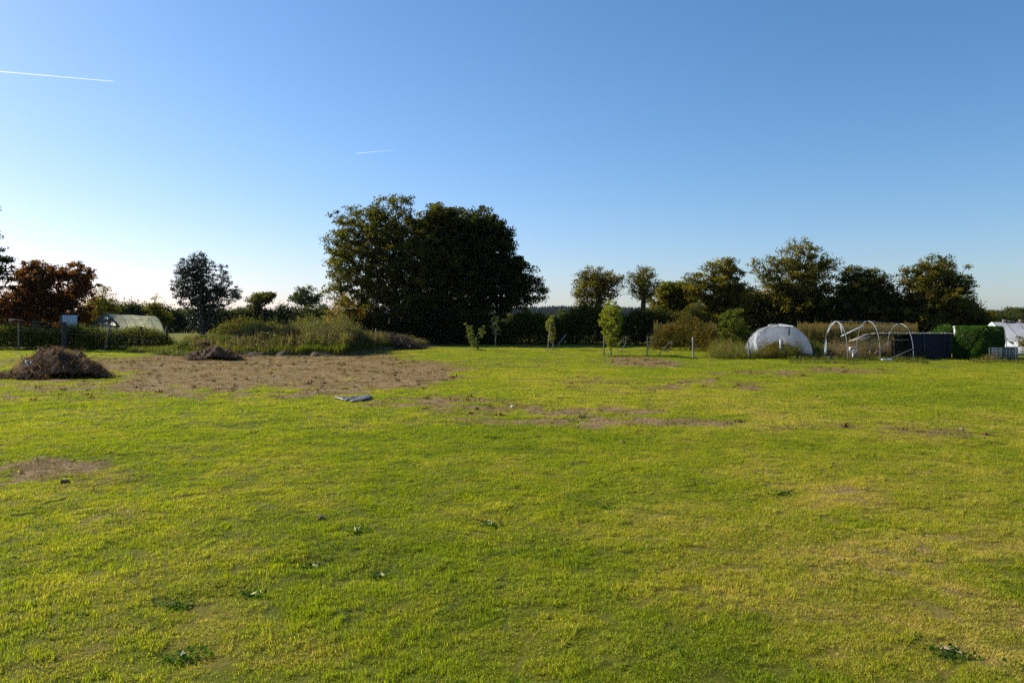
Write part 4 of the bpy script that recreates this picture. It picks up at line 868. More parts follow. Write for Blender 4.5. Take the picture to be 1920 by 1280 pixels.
# right white tunnel, torn
def tunnel_right():
    d = 48.5; cr = np.array((.985, -.17, 0)); ax = np.array((.24, .97, 0)); c0 = np.array((X(1462, d), d, -.05)); wid, hg = 4.0, Z(607.5, d) + .05
    o = empty('polytunnel', (c0[0], d, 0), 'torn clear plastic polytunnel with white flaps, left of the bare hoops', 'polytunnel')
    hs = []
    for i, s in enumerate(np.linspace(0, 5.5, 12)):
        h_ = hoop_pts(c0 + ax * s, cr, wid * (1 - .01 * s), hg * (1 - .015 * s), n=33); hs.append(h_)
    V, F = shell(hs); mk('cover', V, F, M_cplas, o, smooth=True)
    e = np.vstack([hs[-1], c0 + ax * 5.5]); k = len(e) - 1; mk('end_sheet', e, [np.array([[i, i + 1, k] for i in range(k - 1)])], M_cplas, o)
    H0 = hoop_pts(c0 - ax * .06, cr, wid, hg, n=33)
    # front sheet with a torn doorway in the middle
    inner = np.array([c0 + cr * wid * .5 * u + np.array((0, -.05, z)) for u, z in zip(np.interp(np.linspace(0, 1, 33), [0, .1, .35, .5, .62, .75, .9, 1], [-.86, -.8, -.42, -.05, .1, .22, .62, .84]), np.interp(np.linspace(0, 1, 33), [0, .2, .4, .5, .6, .8, 1], [.0, .5, .9, 1.32, 1.5, .85, .0]))])
    V, F = shell([H0, inner + rng.normal(0, .02, inner.shape)]); mk('front_sheet', V, F, M_cplas, o, smooth=True)
    def flap(pts, nm='flap'):
        P = np.array([(X(a_, d - .2) , d - .2 + random.uniform(-.05, .05), Z(b_, d - .2)) for a_, b_ in pts]); q = MB(); k = len(pts)
        F4 = [[i, i + 1, k - 2 - i, k - 1 - i] for i in range(k // 2 - 1)]; q.add(P, F4); q.build(nm, M_wplas, o)
    flap([(1415, 655), (1411, 640), (1415, 625), (1421, 622), (1417, 640), (1421, 656)]); flap([(1420, 640), (1427, 625), (1441, 612), (1440, 616), (1431, 632), (1424, 640)])
    flap([(1440, 608.5), (1462, 606.8), (1488, 611), (1484, 613), (1462, 611), (1440, 612)]); flap([(1508, 635), (1512, 655), (1516, 655), (1515, 650), (1514, 640), (1511, 632)])
    flap([(1521, 658), (1518, 648), (1515, 642), (1516, 646), (1517, 652), (1518, 659)])
    mb = MB()
    for s in (0, 1.8, 3.6, 5.4): mb.tube(hoop_pts(c0 + ax * s, cr, wid - .06, hg * (1 - .015 * s) - .03, n=29), .022, 5)
    mb.build('hoops', M_metal, o, smooth=True)
    t = MB()
    for (a0, b0), (a1, b1), r in (((1472, 613.5), (1482, 613.5), .035), ((1480, 613), (1479, 628), .05), ((1446, 610), (1459, 607.5), .03), ((1458.5, 607.5), (1458.8, 612), .03), ((1424, 624), (1446, 610), .022)):
        t.tube([(X(a0, d - .3), d - .3, Z(b0, d - .3)), (X(a1, d - .3), d - .3, Z(b1, d - .3))], r, 4)
    t.build('timber_batten', M_wood, o)
    # white drum pipe in the doorway
    mb = MB(); dd = d - .6; mb.tube([(X(1464, dd), dd, -.05), (X(1463, dd), dd, Z(636, dd))], .05, 10)
    q = mb.build('pipe', M_white, smooth=True, origin=(X(1464, dd), dd, 0)); tag(q, 'white upright pipe in the torn doorway of the clear polytunnel', 'pipe')
tunnel_right()
# bare hoops
def hoops():
    o = empty('tunnel_frame', (X(1600, 47), 47, 0), 'bare metal hoops of a tunnel without cover, right of the clear polytunnel', 'tunnel frame')
    tops = []
    for (pl, dl), (pr_, dr), yt, nm in (((1546, 46.9), (1589.5, 44.8), 602.5, 0), ((1606, 46.95), (1650.5, 44.9), 602, 0), ((1663, 47.0), (1713, 45.0), 607, 0)):
        a_ = np.array((X(pl, dl), dl, 0)); b_ = np.array((X(pr_, dr), dr, 0)); c = (a_ + b_) / 2; w_ = np.linalg.norm(b_ - a_); cr = (b_ - a_) / w_
        zt = Z(yt, c[1]); n = 29; s = np.linspace(0, 1, n); al = np.linspace(0, np.pi, n)
        x = -np.cos(al) * w_ / 2; z = np.sin(al) ** .72 * zt; z[0] = z[-1] = -.1
        P = c[None] + np.outer(x, cr) + np.outer(z, (0, 0, 1)); mb = MB(); mb.tube(P, .021, 8); mb.build('hoop', M_metal, o, smooth=True); tops.append(P)
    def rail(i0, i1, k, r=.018, nm='rail', cut=1.0):
        mb = MB(); a_, b_ = tops[i0][k], tops[i1][k]; mb.tube([a_, a_ + (b_ - a_) * .5 - np.array((0, 0, .03)), a_ + (b_ - a_) * cut], r, 6); mb.build(nm, M_metal, o)
    rail(0, 1, 14); rail(1, 2, 14); rail(0, 1, 8); rail(1, 2, 8); rail(1, 2, 19)
    mb = MB(); a_ = tops[2][26]; mb.tube([a_, (X(1664, 45.2), 45.2, .05)], .018, 6); mb.build('brace', M_metal, o)
    mb = MB(); a_ = tops[2][3]; mb.tube([a_, (X(1640, 47), 47, .35)], .02, 6); mb.build('brace', M_metal, o)
    # ragged film left on the first hoop
    V = []; P = tops[0]
    for i in range(6, 14): V += [P[i] + (0, -.04, .03), P[i] + np.array((.03, -.05, -.05 - .03 * (i % 3)))]
    k = len(V) // 2; mk('torn_film', np.array(V), np.array([[2 * i, 2 * i + 1, 2 * i + 3, 2 * i + 2] for i in range(k - 1)]), M_wplas, o)
    V = [P[15] + (0, -.05, 0), P[18] + (0, -.05, 0), P[18] + (.02, -.1, -.25), P[18] + (.02, -.1, -.62), P[16] + (.14, -.1, -.45), P[15] + (.1, -.1, -.2)]
    mk('torn_film', np.array(V), [np.array([[0, 1, 2, 5], [5, 2, 3, 4]])], M_cplas, o)
    V = [P[0] + (0, -.05, .5), P[1] + (-.05, -.05, .1), P[2] + (0, -.05, .1), P[3] + (0, -.05, 0), P[4] + (.03, -.06, 0), P[3] + (.08, -.06, -.1), P[1] + (.12, -.05, .0), P[0] + (.1, -.05, .45)]
    mk('torn_film', np.array(V), [np.array([[0, 1, 6, 7], [1, 2, 5, 6], [2, 3, 4, 5]])], M_wplas, o)
    mb = MB(); mb.tube([(X(1576, 46.2), 46.2, Z(631, 46.2)), (X(1619, 46.4), 46.4, Z(610.5, 46.4))], .04, 4)
    q = mb.build('white_plank', M_white, origin=(X(1598, 46.6), 46.6, Z(620, 46.6))); tag(q, 'white plank hanging slanted from the middle hoop of the bare frame', 'plank')
hoops()
# white oddments under the hoops
def oddments():
    d = 46.3; mb = MB(); x0 = X(1595, d); mb.box((x0, d, .66), (.12, .2, .26), rz=.3).box((x0 + .25, d, .76), (.42, .2, .03), rz=.3)
    for a_ in (-.03, .42): mb.box((x0 + a_, d, .37), (.025, .025, .76))
    q = mb.build('old_stool', M_fibre, origin=(x0, d, 0)); tag(q, 'white bench like seat between the first and middle hoop', 'seat')
    d = 46.4; n = 12; mb = MB(); a = np.linspace(0, 2 * np.pi, n, endpoint=False); x0 = X(1600.5, d)
    mb.tube([(x0, d + .1, .52), (x0, d, .5), (x0 - .01, d - .12, .48)], [.08, .11, .1], 12); mb.tube([(x0 - .05, d + .05, -.05), (x0 - .02, d, .4)], .05, 6)
    q = mb.build('bucket', M_white, smooth=True, origin=(x0, d, 0)); tag(q, 'small white bucket on its side below the middle hoop', 'bucket')
    d = 45.3; x0 = X(1661, d); mb = MB(); mb.box((x0, d, .06), (.42, .3, .07), ry=.1, jit=.02).box((x0 + .3, d - .05, .05), (.3, .2, .04), rz=.4, jit=.02)
    q = mb.build('white_scrap', M_white, origin=(x0, d, 0)); tag(q, 'flat white scraps lying in the weeds by the third hoop', 'scrap')
    d = D(674); x0 = X(1553, d); s = MB(); u = np.linspace(-1, 1, 12); v = np.linspace(-1, 1, 7); U, Vv = np.meshgrid(u, v)
    z = .2 * np.clip(1 - U ** 2, 0, 1) ** .6 * np.clip(1 - Vv ** 2, 0, 1) ** .5 * (.8 + .5 * fbm(U * 2 + 9, Vv * 2, 4)); P = np.stack([x0 + U * .19, d + Vv * .25, z], -1).reshape(-1, 3)
    a = (np.arange(6)[:, None] * 12 + np.arange(11)[None]).ravel(); q = mk('tarpaulin', P, np.stack([a, a + 1, a + 13, a + 12], -1), simple('blue_grey_sheet', (.06, .075, .1), .4), smooth=True, origin=(x0, d, 0))
    tag(q, 'small dark blue grey bundle at the lawn edge before the hoops', 'bundle')
oddments()

# ------------------------------------------------------------------ shed, hedge, greenhouse on the right
def shed():
    d = 47.4; x0, x1 = X(1711, d), X(1781, d); zt = Z(625.5, d); dep = 1.5
    o = empty('shed', (x0, d, 0), 'low dark blue shed with a corrugated roof and an open lean to at its left', 'shed')
    # corrugated front and side walls
    def wall(p0, p1, z, nm, mat):
        p0 = np.array(p0, float); p1 = np.array(p1, float); ln = np.linalg.norm(p1 - p0); n = int(ln / .04); t = np.linspace(0, 1, n); dv = (p1 - p0) / ln; nr = np.array((dv[1], -dv[0]))
        w_ = .018 * np.sign(np.sin(t * ln / .22 * 2 * np.pi)); P = p0[None] + np.outer(t * ln, dv) + np.outer(w_, nr)
        V = np.concatenate([np.column_stack([P, np.full(n, -.05)]), np.column_stack([P, np.full(n, z)])]); a = np.arange(n - 1)
        mk(nm, V, np.stack([a, a + 1, a + n + 1, a + n], -1), mat, o)
    wall((x0, d), (x1, d), zt, 'front_wall', M_navy); wall((x1, d), (x1, d + dep), zt - .1, 'side_wall', M_navy); wall((x0, d + dep), (x0, d), zt - .1, 'side_wall', M_navy); wall((x1, d + dep), (x0, d + dep), zt - .16, 'back_wall', M_navy)
    tr = MB(); tr.box((x1 + .03, d - .03, zt / 2), (.06, .06, zt), 0); tr.box((x0 + .7, d - .045, zt / 2), (.05, .04, zt)); tr.build('corner_trim', simple('trim', (.05, .055, .06), .5), o)
    # roof sheet: corrugated fibre cement running over the shed and the lean to
    xl = X(1628, d + .6); n = int((x1 + .15 - xl) / .045); t = np.linspace(xl, x1 + .12, n); zc = .03 * np.sin(t / .18 * 2 * np.pi)
    rows = [(d - .18, zt + .05), (d + dep * .5, zt - .04), (d + dep + .1, zt - .14)]
    V = np.concatenate([np.column_stack([t, np.full(n, yy), zz + zc + .012 * rng.normal(0, 1, n)]) for yy, zz in rows]); a = np.arange(n - 1)
    F = np.concatenate([np.stack([a, a + 1, a + n + 1, a + n], -1) + k * n for k in (0, 1)]); r = mk('roof', V, F, M_fibre, o)
    so_ = r.modifiers.new('thick', 'SOLIDIFY'); so_.thickness = .03
    # lean-to: sloping timber roof, posts, beam
    l = MB(); xl0 = X(1608, d); zl = Z(637, d); P = np.array([(xl0, d - .1, zl + .03), (xl, d + .2, zt + .02), (xl, d + dep, zt - .12), (xl0 + .1, d + dep, zl - .1)])
    P2 = P - (0, 0, .07); l.add(np.vstack([P, P2]), [[0, 1, 2, 3], [7, 6, 5, 4], [0, 4, 5, 1], [1, 5, 6, 2], [2, 6, 7, 3], [3, 7, 4, 0]]); l.build('lean_to_roof', M_wood, o)
    b = MB(); b.tube([(X(1611, d), d - .2, Z(638, d)), (X(1630, d), d - .1, Z(631, d))], .03, 4); b.box(((xl0 + x0) / 2 + .2, d + .35, Z(637.5, d)), (x0 - xl0 - .2, .07, .07)); b.build('beam', M_post, o)
    p = MB(); p.box((X(1635.5, d), d + .3, .55), (.06, .06, 1.2)); p.build('post', M_post, o); p = MB(); p.box((X(1678, d), d + .3, .55), (.09, .09, 1.2)); p.build('post', M_darkwood, o)
    bk = MB(); bk.box(((X(1690, d) + x0) / 2, d + dep * .6, zt / 2 - .05), (x0 - X(1690, d) - .05, .06, zt)); bk.build('back_panel', M_darkwood, o)
shed()
# clipped conifer hedge
def box_hedge():
    d0 = D(677.5); xl, xr = X(1812, d0), X(1884, d0 + 1.2); o = empty('clipped_hedge', (xl, d0, 0), 'clipped bright green conifer hedge with rounded corners beside the shed', 'hedge')
    # rounded block in plan, turned a little so the left face meets the sun
    c = np.array((X(1850, 45.5) + .72, 47.4)); a1 = R(37); ux = np.array((math.cos(a1), math.sin(a1))); uy = np.array((-ux[1], ux[0])); hx, hy, hz = 1.6, .98, Z(613, 47)
    n = 30000; q = rng.uniform(-1, 1, (n, 3)); f = rng.integers(0, 5, n); q[f == 0, 0] = -1; q[f == 1, 0] = 1; q[f == 2, 1] = -1; q[f == 3, 1] = 1; q[f == 4, 2] = 1
    q[:, 2] = (q[:, 2] + 1) / 2
    r = (np.abs(q[:, 0]) ** 5 + np.abs(q[:, 1]) ** 5 + np.abs(q[:, 2] * 1.0) ** 7) ** (1 / 5.5); q[:, :2] /= np.maximum(r, .95)[:, None]
    bul = 1 + .11 * (fbm(q[:, 0] * 3 + 5, q[:, 2] * 4 + q[:, 1] * 3, 7) - .5) * 2
    P = np.stack([c[0] + (q[:, 0] * hx * ux[0] + q[:, 1] * hy * uy[0]) * bul, c[1] + (q[:, 0] * hx * ux[1] + q[:, 1] * hy * uy[1]) * bul, q[:, 2] * hz * (.97 + .06 * fbm(q[:, 0] * 3, q[:, 1] * 3, 2)) * np.where(np.abs(q[:, 0]) > .8, .97, 1)], -1) + rng.normal(0, .025, (n, 3))
    P[:, 2] = np.maximum(P[:, 2], .02)
    V, F, cc = leaves(P, .085, pal([((.045, .115, .012), 5), ((.08, .14, .018), 2), ((.03, .075, .012), 3), ((.10, .08, .03), .5)], n) * rng.uniform(.8, 1.2, (n, 1)), droop=-.8, aspect=.4)
    mk('foliage', V, F, M_leaf, o, col=cc)
    b = MB(); b.box((c[0], c[1], hz * .45), (hx * 1.7, hy * 1.7, hz * .86), rz=a1); k = b.build('inner_twigs', M_darkwood, o)
box_hedge()
hedge('conifer_hedge', 'loose bright green conifer hedge rising behind the blue shed', [(X(1742, 54), 54), (X(1775, 54), 54), (X(1806, 54), 54)], [Z(602, 54)] * 3, 1.3, [((.05, .10, .015), 4), ((.08, .13, .02), 2)], 900, leaf=.1, per=16, spread=.16, uneven=.12)
def mast():
    d = 48.6; x0 = X(1791, d); o = empty('lamp_post', (x0, d, 0), 'white box on a thin post above a white bowl, between shed and clipped hedge', 'post')
    mb = MB(); mb.tube([(x0 + .02, d + .06, -.05), (x0, d + .06, Z(613, d))], .025, 6); mb.build('pole', M_metal, o)
    mb = MB(); mb.box((x0, d - .06, Z(621, d)), (.16, .16, .38)); q = mb.build('box', M_white, o)
    mb = MB(); mb.box((x0 + .05, d - .04, Z(613, d)), (.3, .26, .14)); mb.build('cap', M_fibre, o)
    z = Z(637.5, d); mb = MB(); mb.tube([(x0 - .04, d - .1, z + .09), (x0 - .04, d - .1, z + .05), (x0 - .03, d - .1, z - .03), (x0 + .01, d - .08, z - .16)], [.06, .09, .08, .03], 10); mb.build('bowl', M_white, o, smooth=True)
mast()
def greenhouse():
    e0 = np.array((X(1888, 51), 51, 0)); dv = np.array((.958, -.287, 0)); nr = np.array((.287, .958, 0)); L_ = 9.0; half = 3.1; ze = 1.03; zr = 2.24
    o = empty('greenhouse', tuple(e0), 'grey roofed greenhouse with a white gable at the right edge', 'greenhouse')
    r0 = e0 + nr * half; f0 = e0 + nr * 2 * half; up = np.array((0, 0, 1.0))
    def quad(nm, pts, mat, th=.03):
        q = MB(); q.add(pts, [[0, 1, 2, 3]]); ob = q.build(nm, mat, o); s = ob.modifiers.new('thick', 'SOLIDIFY'); s.thickness = th; s.offset = 0; return ob
    quad('roof', [e0 + up * ze - nr * .1, e0 + dv * L_ + up * ze - nr * .1, r0 + dv * L_ + up * zr, r0 + up * zr], M_roofg)
    quad('roof', [f0 + up * ze + nr * .1, r0 + up * (zr - .01), r0 + dv * L_ + up * (zr - .01), f0 + dv * L_ + up * ze + nr * .1], M_roofg)
    quad('wall', [e0 - up * .05, e0 + dv * L_ - up * .05, e0 + dv * L_ + up * (ze - .03), e0 + up * (ze - .03)], M_gwall)
    quad('back_wall', [f0 - up * .05, f0 + up * (ze - .03), f0 + dv * L_ + up * (ze - .03), f0 + dv * L_ - up * .05], M_gwall)
    g = MB(); pts = [e0 - up * .05, e0 + up * ze, e0 + nr * half * .6 + up * (zr - .33), r0 + up * (zr + .02), e0 + nr * half * 1.4 + up * (zr - .33), f0 + up * ze, f0 - up * .05]
    P = np.array(pts) - dv * .06; g.add(np.vstack([P, P + dv * .05, [P.mean(0)], [P.mean(0) + dv * .05]]), [[i, (i + 1) % 7, (i + 1) % 7 + 7, i + 7] for i in range(7)], [[14, (i + 1) % 7, i] for i in range(7)] + [[15, i + 7, (i + 1) % 7 + 7] for i in range(7)])
    g.build('gable', M_white, o)
    b = MB()
    for s in np.arange(.0, L_, .75): b.tube([e0 + dv * s + up * (ze + .035) - nr * .1, r0 + dv * s + up * (zr + .035)], .02, 4)
    b.tube([e0 + up * (ze + .0) - nr * .14, e0 + dv * L_ + up * ze - nr * .14], .045, 5); b.build('glazing_bar', M_metal, o)
    for s in (.75, 1.75, 2.85, 4.0):
        v = MB(); v.box(r0 + dv * s + up * (zr + .08), (.22, .3, .24), rz=-.29); v.box(r0 + dv * (s + .3) + up * (zr + .05), (.5, .25, .16), rz=-.29); v.build('ridge_vent', M_wood, o)
M_roofg = simple('whitewashed_glass', (.17, .18, .20), .55, .15, 2); M_gwall = simple('greenhouse_wall', (.42, .45, .48), .6, .3, 3)
greenhouse()
# pallets and panel on the right
def pallet():
    o = empty('pallet', (0, 0, 0), None, 'pallet', 'grey pallets stood on edge by the wire fence')
    mb = MB()
    for z in np.linspace(.06, .72, 6): mb.box((0, -.06, z), (.22, .02, .085), jit=.004)
    mb.build('slats', M_pal, o); mb = MB()
    for x_ in (-.09, .09): mb.box((x_, 0, .38), (.045, .09, .78), jit=.004)
    mb.build('bearer', M_pal, o); mb = MB()
    for z in np.linspace(.1, .68, 4): mb.box((0, .06, z), (.22, .02, .085), jit=.004)
    mb.build('slats', M_pal, o); return o
M_pal = simple('pallet_wood', (.50, .45, .40), .85, .3, 10)
p0 = pallet(); dd = D(675)
for i, (px, lab) in enumerate(((1861.5, 'leftmost grey pallet of three on edge by the wire fence'), (1869, 'middle grey pallet of three on edge by the wire fence'), (1876.5, 'rightmost grey pallet of three on edge, next to the dark panel'))):
    if i == 0: q = p0
    else:
        q = p0.copy(); sc.collection.objects.link(q)
        for ch in list(p0.children):
            c = ch.copy(); sc.collection.objects.link(c); c.parent = q
    q.location = (X(px, dd), dd + .12 * i, 0); q.rotation_euler = (0, 0, .12 * (i - 1)); q.scale = (1, 1, 1 - .02 * i); q['label'] = lab
mb = MB(); d = D(676) + .4
for i in range(5): mb.box(((X(1882, d) + .085 + i * .17), d, .38), (.155, .03, .78), jit=.004)
mb.box(((X(1882, d) + X(1907, d)) / 2, d - .03, .79), (.9, .08, .03)); q = mb.build('slate_screen', simple('slate_boards', (.10, .11, .12), .8, .3, 8), origin=(X(1893, d), d, 0)); tag(q, 'dark grey board panel with a pale top rail beside the pallets', 'panel')
def wire_right():
    d = D(677); o = empty('wire_fence', (X(1855, d), d, 0), 'thin green wire fence in front of the pallets at the right edge', 'fence'); xs = [X(p_, d) for p_ in (1855, 1877.5, 1905, 1935, 1975)]
    for x_ in xs:
        mb = MB(); mb.tube([(x_, d, -.05), (x_, d, Z(651, d))], .02, 6); mb.build('post', simple('green_post', (.08, .12, .09), .6) if x_ == xs[0] else bpy.data.materials['green_post'], o)
    mb = MB()
    for z in np.linspace(.1, Z(652, d), 5): mb.tube([(xs[0], d, z), ((xs[0] + xs[-1]) / 2, d, z - .03), (xs[-1], d, z)], .005, 4)
    for x_ in np.arange(xs[0], xs[-1], .2): mb.tube([(x_, d, .05), (x_, d, Z(652, d))], .003, 4)
    mb.build('wire', M_metal, o)
wire_right()
tree('shrub', 'small yellow green shrub in front of the greenhouse at the right edge', [(1916, 640, 9, 16), (1925, 655, 14, 14)], 49.5, 1922, YEL + GREENW, r0=.05, clumps=60, per=26, leaf=.08, spread=.14, cat='bush')

# ------------------------------------------------------------------ young fruit trees and stakes
SAPG = [((.12, .14, .03), 4), ((.18, .19, .04), 3), ((.08, .10, .03), 2)]
SAPY = [((.26, .27, .02), 5), ((.32, .29, .03), 3), ((.17, .21, .02), 3)]
def sapling(label, lobes, yb, px, cols, clumps, per, leaf=.1, spread=.12, r0=.05, bark=None, fork=.5, **k):
    return tree('fruit_tree', label, lobes, D(yb), px, cols, r0=r0, clumps=clumps, per=per, leaf=leaf, spread=spread, fork=fork, bark=bark or M_barkpale, group='young fruit trees on the lawn', bias=.6, dj=.1, free=.7, **k)
sapling('leafy young fruit tree leaning left on two thin trunks before the dark oaks', [(882, 622, 8, 16), (888, 640, 10, 12), (903, 624, 7, 10), (893, 648, 8, 7), (875, 608, 4, 5), (908, 615, 4, 5)], 657, 896, SAPG, 100, 15, fork=.6)
sapling('almost bare thin fruit tree forking into fine twigs, right of the leaning leafy one', [(926, 605, 9, 14), (932, 618, 11, 12), (930, 600, 6, 8)], 651, 929, SAPG, 60, 6, leaf=.08, fork=.9, r0=.045)
sapling('narrow upright yellow green fruit tree tied to a slanting stake', [(1035, 600, 6, 14), (1035, 620, 8, 16), (1036, 634, 6, 10), (1028, 610, 3, 14)], 656, 1038, [((.2, .19, .03), 4), ((.15, .16, .03), 3)], 110, 22, fork=.8)
sapling('brightest yellow green fruit tree, the largest of the young ones', [(1146, 600, 20, 38), (1147, 590, 16, 26), (1135, 610, 9, 18), (1158, 590, 9, 20), (1147, 625, 14, 18), (1140, 575, 6, 14), (1146, 645, 12, 14), (1127, 605, 4, 8)], 667, 1146, SAPY + SAPG[:1], 420, 24, spread=.14, fork=.6, r0=.06)
sapling('knee high shoot with a few leaves at the foot of the brightest fruit tree', [(1163, 640, 6, 5), (1158, 648, 6, 6)], 665, 1157, SAPG, 10, 7, fork=.2, r0=.02)
def crooked(label, pts, yb, r, sprigs):
    d = D(yb); o = empty('bare_sapling', (X(pts[0][0], d), d, 0), label, 'young tree', 'young fruit trees on the lawn'); mb = MB()
    P = [(X(a_, d), d + .05 * i, Z(b_, d) if i else -.05) for i, (a_, b_) in enumerate(pts)]; mb.tube(P, np.linspace(r, r * .4, len(P)), 6)
    for i, (a_, b_) in enumerate(sprigs):
        q = P[min(len(P) - 1, 2 + i % (len(P) - 2))]; mb.tube([q, ((q[0] + X(a_, d)) / 2, d, (q[2] + Z(b_, d)) / 2 + .04), (X(a_, d), d, Z(b_, d))], [r * .4, r * .3, .006], 5)
    mb.build('trunk', M_barkpale, o, smooth=True)
    C = np.array([(X(a_, d), d, Z(b_, d)) for a_, b_ in sprigs]); C = np.repeat(C, 7, axis=0) + rng.normal(0, .09, (len(sprigs) * 7, 3)); V, F, c = leaves(C, .07, pal(SAPG, len(C)))
    mk('leaves', V, F, M_leaf, o, col=c)
crooked('bare bent sapling curving up to the right, just right of the brightest fruit tree', [(1162, 660), (1167, 655), (1171, 648), (1174, 640), (1173, 631)], 660, .035, [(1179, 632), (1172, 630), (1185, 642), (1168, 634)])
crooked('bent sapling with a thick stump, between the two pale posts', [(1237, 668), (1238, 661), (1243, 656), (1252, 660), (1260, 650), (1262, 640)], 668, .04, [(1262, 636), (1248, 652), (1258, 640), (1240, 655)])
crooked('thin bushy sapling behind the first pale post', [(1225, 660), (1224, 650), (1221, 640), (1222, 632)], 660, .03, [(1220, 630), (1226, 634), (1218, 640), (1232, 640), (1240, 636)])
crooked('tiny bare sapling left of the post before the clear polytunnel', [(1383, 671), (1383, 664), (1382, 658), (1384, 653)], 671, .022, [(1388, 660), (1379, 659), (1386, 654)])
post('stake', 'slanting thin stake of the narrow yellow green fruit tree', 1026, 659, 605, .035, M_post, topx=1032)
post('stake', 'dark stake at the left of the brightest fruit tree', 1132, 668, 630, .05, M_wood, topx=1133)
post('stake', 'first pale stake right of the brightest fruit tree', 1213, 669, 630, .05, M_post, topx=1214)
post('stake', 'pale stake standing alone between the bent sapling and the weeds', 1300, 673, 632, .06, M_post, topx=1299)
post('stake', 'dark green stake before the left side of the clear polytunnel', 1406, 673, 640, .045, M_wood, topx=1403)
post('stake', 'little pale stake in the weeds before the clear polytunnel', 1448, 670, 655, .03, M_post, topx=1450)
mb = MB(); d = 70; mb.tube([(X(1048, d), d, Z(644, d)), (X(1062, d), d, Z(626, d))], .05, 6); mb.tube([(X(1048, d), d, Z(644, d)), (X(1047, d), d, -.05)], .05, 6)
q = mb.build('leaning_pole', M_post, smooth=True, origin=(X(1048, d), d, 0)); tag(q, 'pale pole slanting up right in front of the dark hedge', 'pole')
# mounds of longer grass round the young trees
wt = Weeds()
for px, py, s_ in ((896, 657, .7), (929, 652, .5), (1037, 656, .3), (1145, 668, .8), (1172, 668, .4), (1213, 669, .3), (1238, 669, .5), (1265, 669, .4), (1300, 673, .25), (1405, 673, .6), (1383, 672, .4), (1170, 661, .4)):
    gx_, gy_ = G(px, py); k = 130; wt.blades(gx_ + rng.normal(0, s_ * .6, k), gy_ + rng.normal(0, .25, k), np.zeros(k) - .02, rng.uniform(.08, .2, k), GREENW, .015, .5, per=3)
wt.build('grass_tufts', 'longer grass left around the young trees and stakes', 'grass')

# ------------------------------------------------------------------ things on the lawn
def sheet():
    d = D(749); x0 = X(672, d); o = empty('plastic_sheet', (x0, d, 0), 'folded dark grey plastic sheet lying on the grass at the edge of the brown strip', 'plastic sheet')
    def piece(nm, pxs, top, bot, arch, mat):
        n = len(pxs); V = []
        for p_, a_, b_, h_ in zip(pxs, top, bot, arch):
            for s in np.linspace(0, 1, 5):
                py = a_ + (b_ - a_) * s; gx_, gy_ = G(p_, py); V.append((gx_, gy_, .05 + h_ * math.sin(s * math.pi * .9 + .2) + .01 * random.uniform(-1, 1)))
        F = [[i * 5 + j, i * 5 + j + 1, i * 5 + j + 6, i * 5 + j + 5] for i in range(n - 1) for j in range(4)]
        ob = mk(nm, np.array(V), np.array(F), mat, o, smooth=True); s = ob.modifiers.new('thick', 'SOLIDIFY'); s.thickness = .012
    piece('panel', [656, 664, 672, 680, 686, 692, 697], [753, 749.5, 746, 744.5, 743.5, 743, 747], [755, 755, 755, 754.5, 752, 751, 750], [.01, .02, .03, .03, .05, .06, .02], M_grey)
    piece('panel', [645, 652, 660, 668, 673], [752, 748, 745.5, 745, 745.5], [754, 753.5, 752.5, 749, 747], [.01, .03, .04, .03, .02], M_grey)
    piece('strip', [626, 634, 642, 648, 652], [747, 746, 746.5, 747, 748], [748.5, 749, 751, 752, 750], [.01, .03, .02, .03, .02], M_black)
M_grey = simple('grey_plastic', (.06, .06, .06), .75, .25, 4)
sheet()
def rosette(px, py, label, pale=True):
    x0, y0 = G(px, py); z0 = float(ground_z(np.array([x0]), np.array([y0]))[0]); o = empty('weed_clump', (x0, y0, z0), label, 'weed', 'weed clumps in the lawn')
    n = 90; an = rng.uniform(0, 6.283, n); r = rng.uniform(.01, .16, n); P = np.stack([x0 + np.cos(an) * r * 1.25, y0 + np.sin(an) * r, z0 + rng.uniform(.015, .05, n)], -1)
    V, F, c = leaves(P, .04, pal([((.03, .07, .012), 4), ((.05, .10, .015), 3)], n), droop=-.1, aspect=.6); mk('leaf_tuft', V, F, M_leaf, o, col=c)
    if pale:
        n = 4; P = np.stack([x0 + rng.normal(.02, .03, n), y0 + rng.normal(-.03, .02, n), z0 + rng.uniform(.06, .09, n)], -1); V, F, c = leaves(P, .05, np.tile((.55, .52, .45), (n, 1)), aspect=.4); mk('dry_leaf', V, F, M_hay, o, col=c)
rosette(707, 1074, 'dark weed clump with a pale dry leaf in the deepest hollow of the foreground')
rosette(470, 1109, 'dark weed clump with a pale dry leaf, lower left foreground')
rosette(592, 1054, 'dark weed clump between the two hollows in the foreground')
rosette(668, 996, 'small grey green weed clump above the hollow with the pale leaf')
rosette(921, 984, 'weed clump in the open lawn just left of centre')
rosette(1138, 955, 'weed clump right of the picture centre in the open lawn', False)
rosette(330, 1132, 'small dark weed clump at the far lower left', False)
rosette(345, 1228, 'wide clover clump with pale flecks near the bottom left')
rosette(1785, 1224, 'dark weed clump with a dry leaf near the bottom right corner')
rosette(1466, 929, 'low weed clump above the dry patches on the right', False)
rosette(930, 822, 'distant weed clump just below the brown streaks', False)
def clod(px, py, s, label, c, nm='clod'):
    x0, y0 = G(px, py); z0 = float(ground_z(np.array([x0]), np.array([y0]))[0]); import bmesh
    bm = bmesh.new(); bmesh.ops.create_icosphere(bm, subdivisions=2, radius=s)
    for v in bm.verts: v.co *= random.uniform(.7, 1.2); v.co.z *= .6
    me = bpy.data.meshes.new(nm); bm.to_mesh(me); bm.free(); me.materials.append(c); o = bpy.data.objects.new(nm, me); sc.collection.objects.link(o); o.location = (x0, y0, z0 + s * .4); tag(o, label, nm.replace('_', ' '), 'clods and leaves lying on the grass')
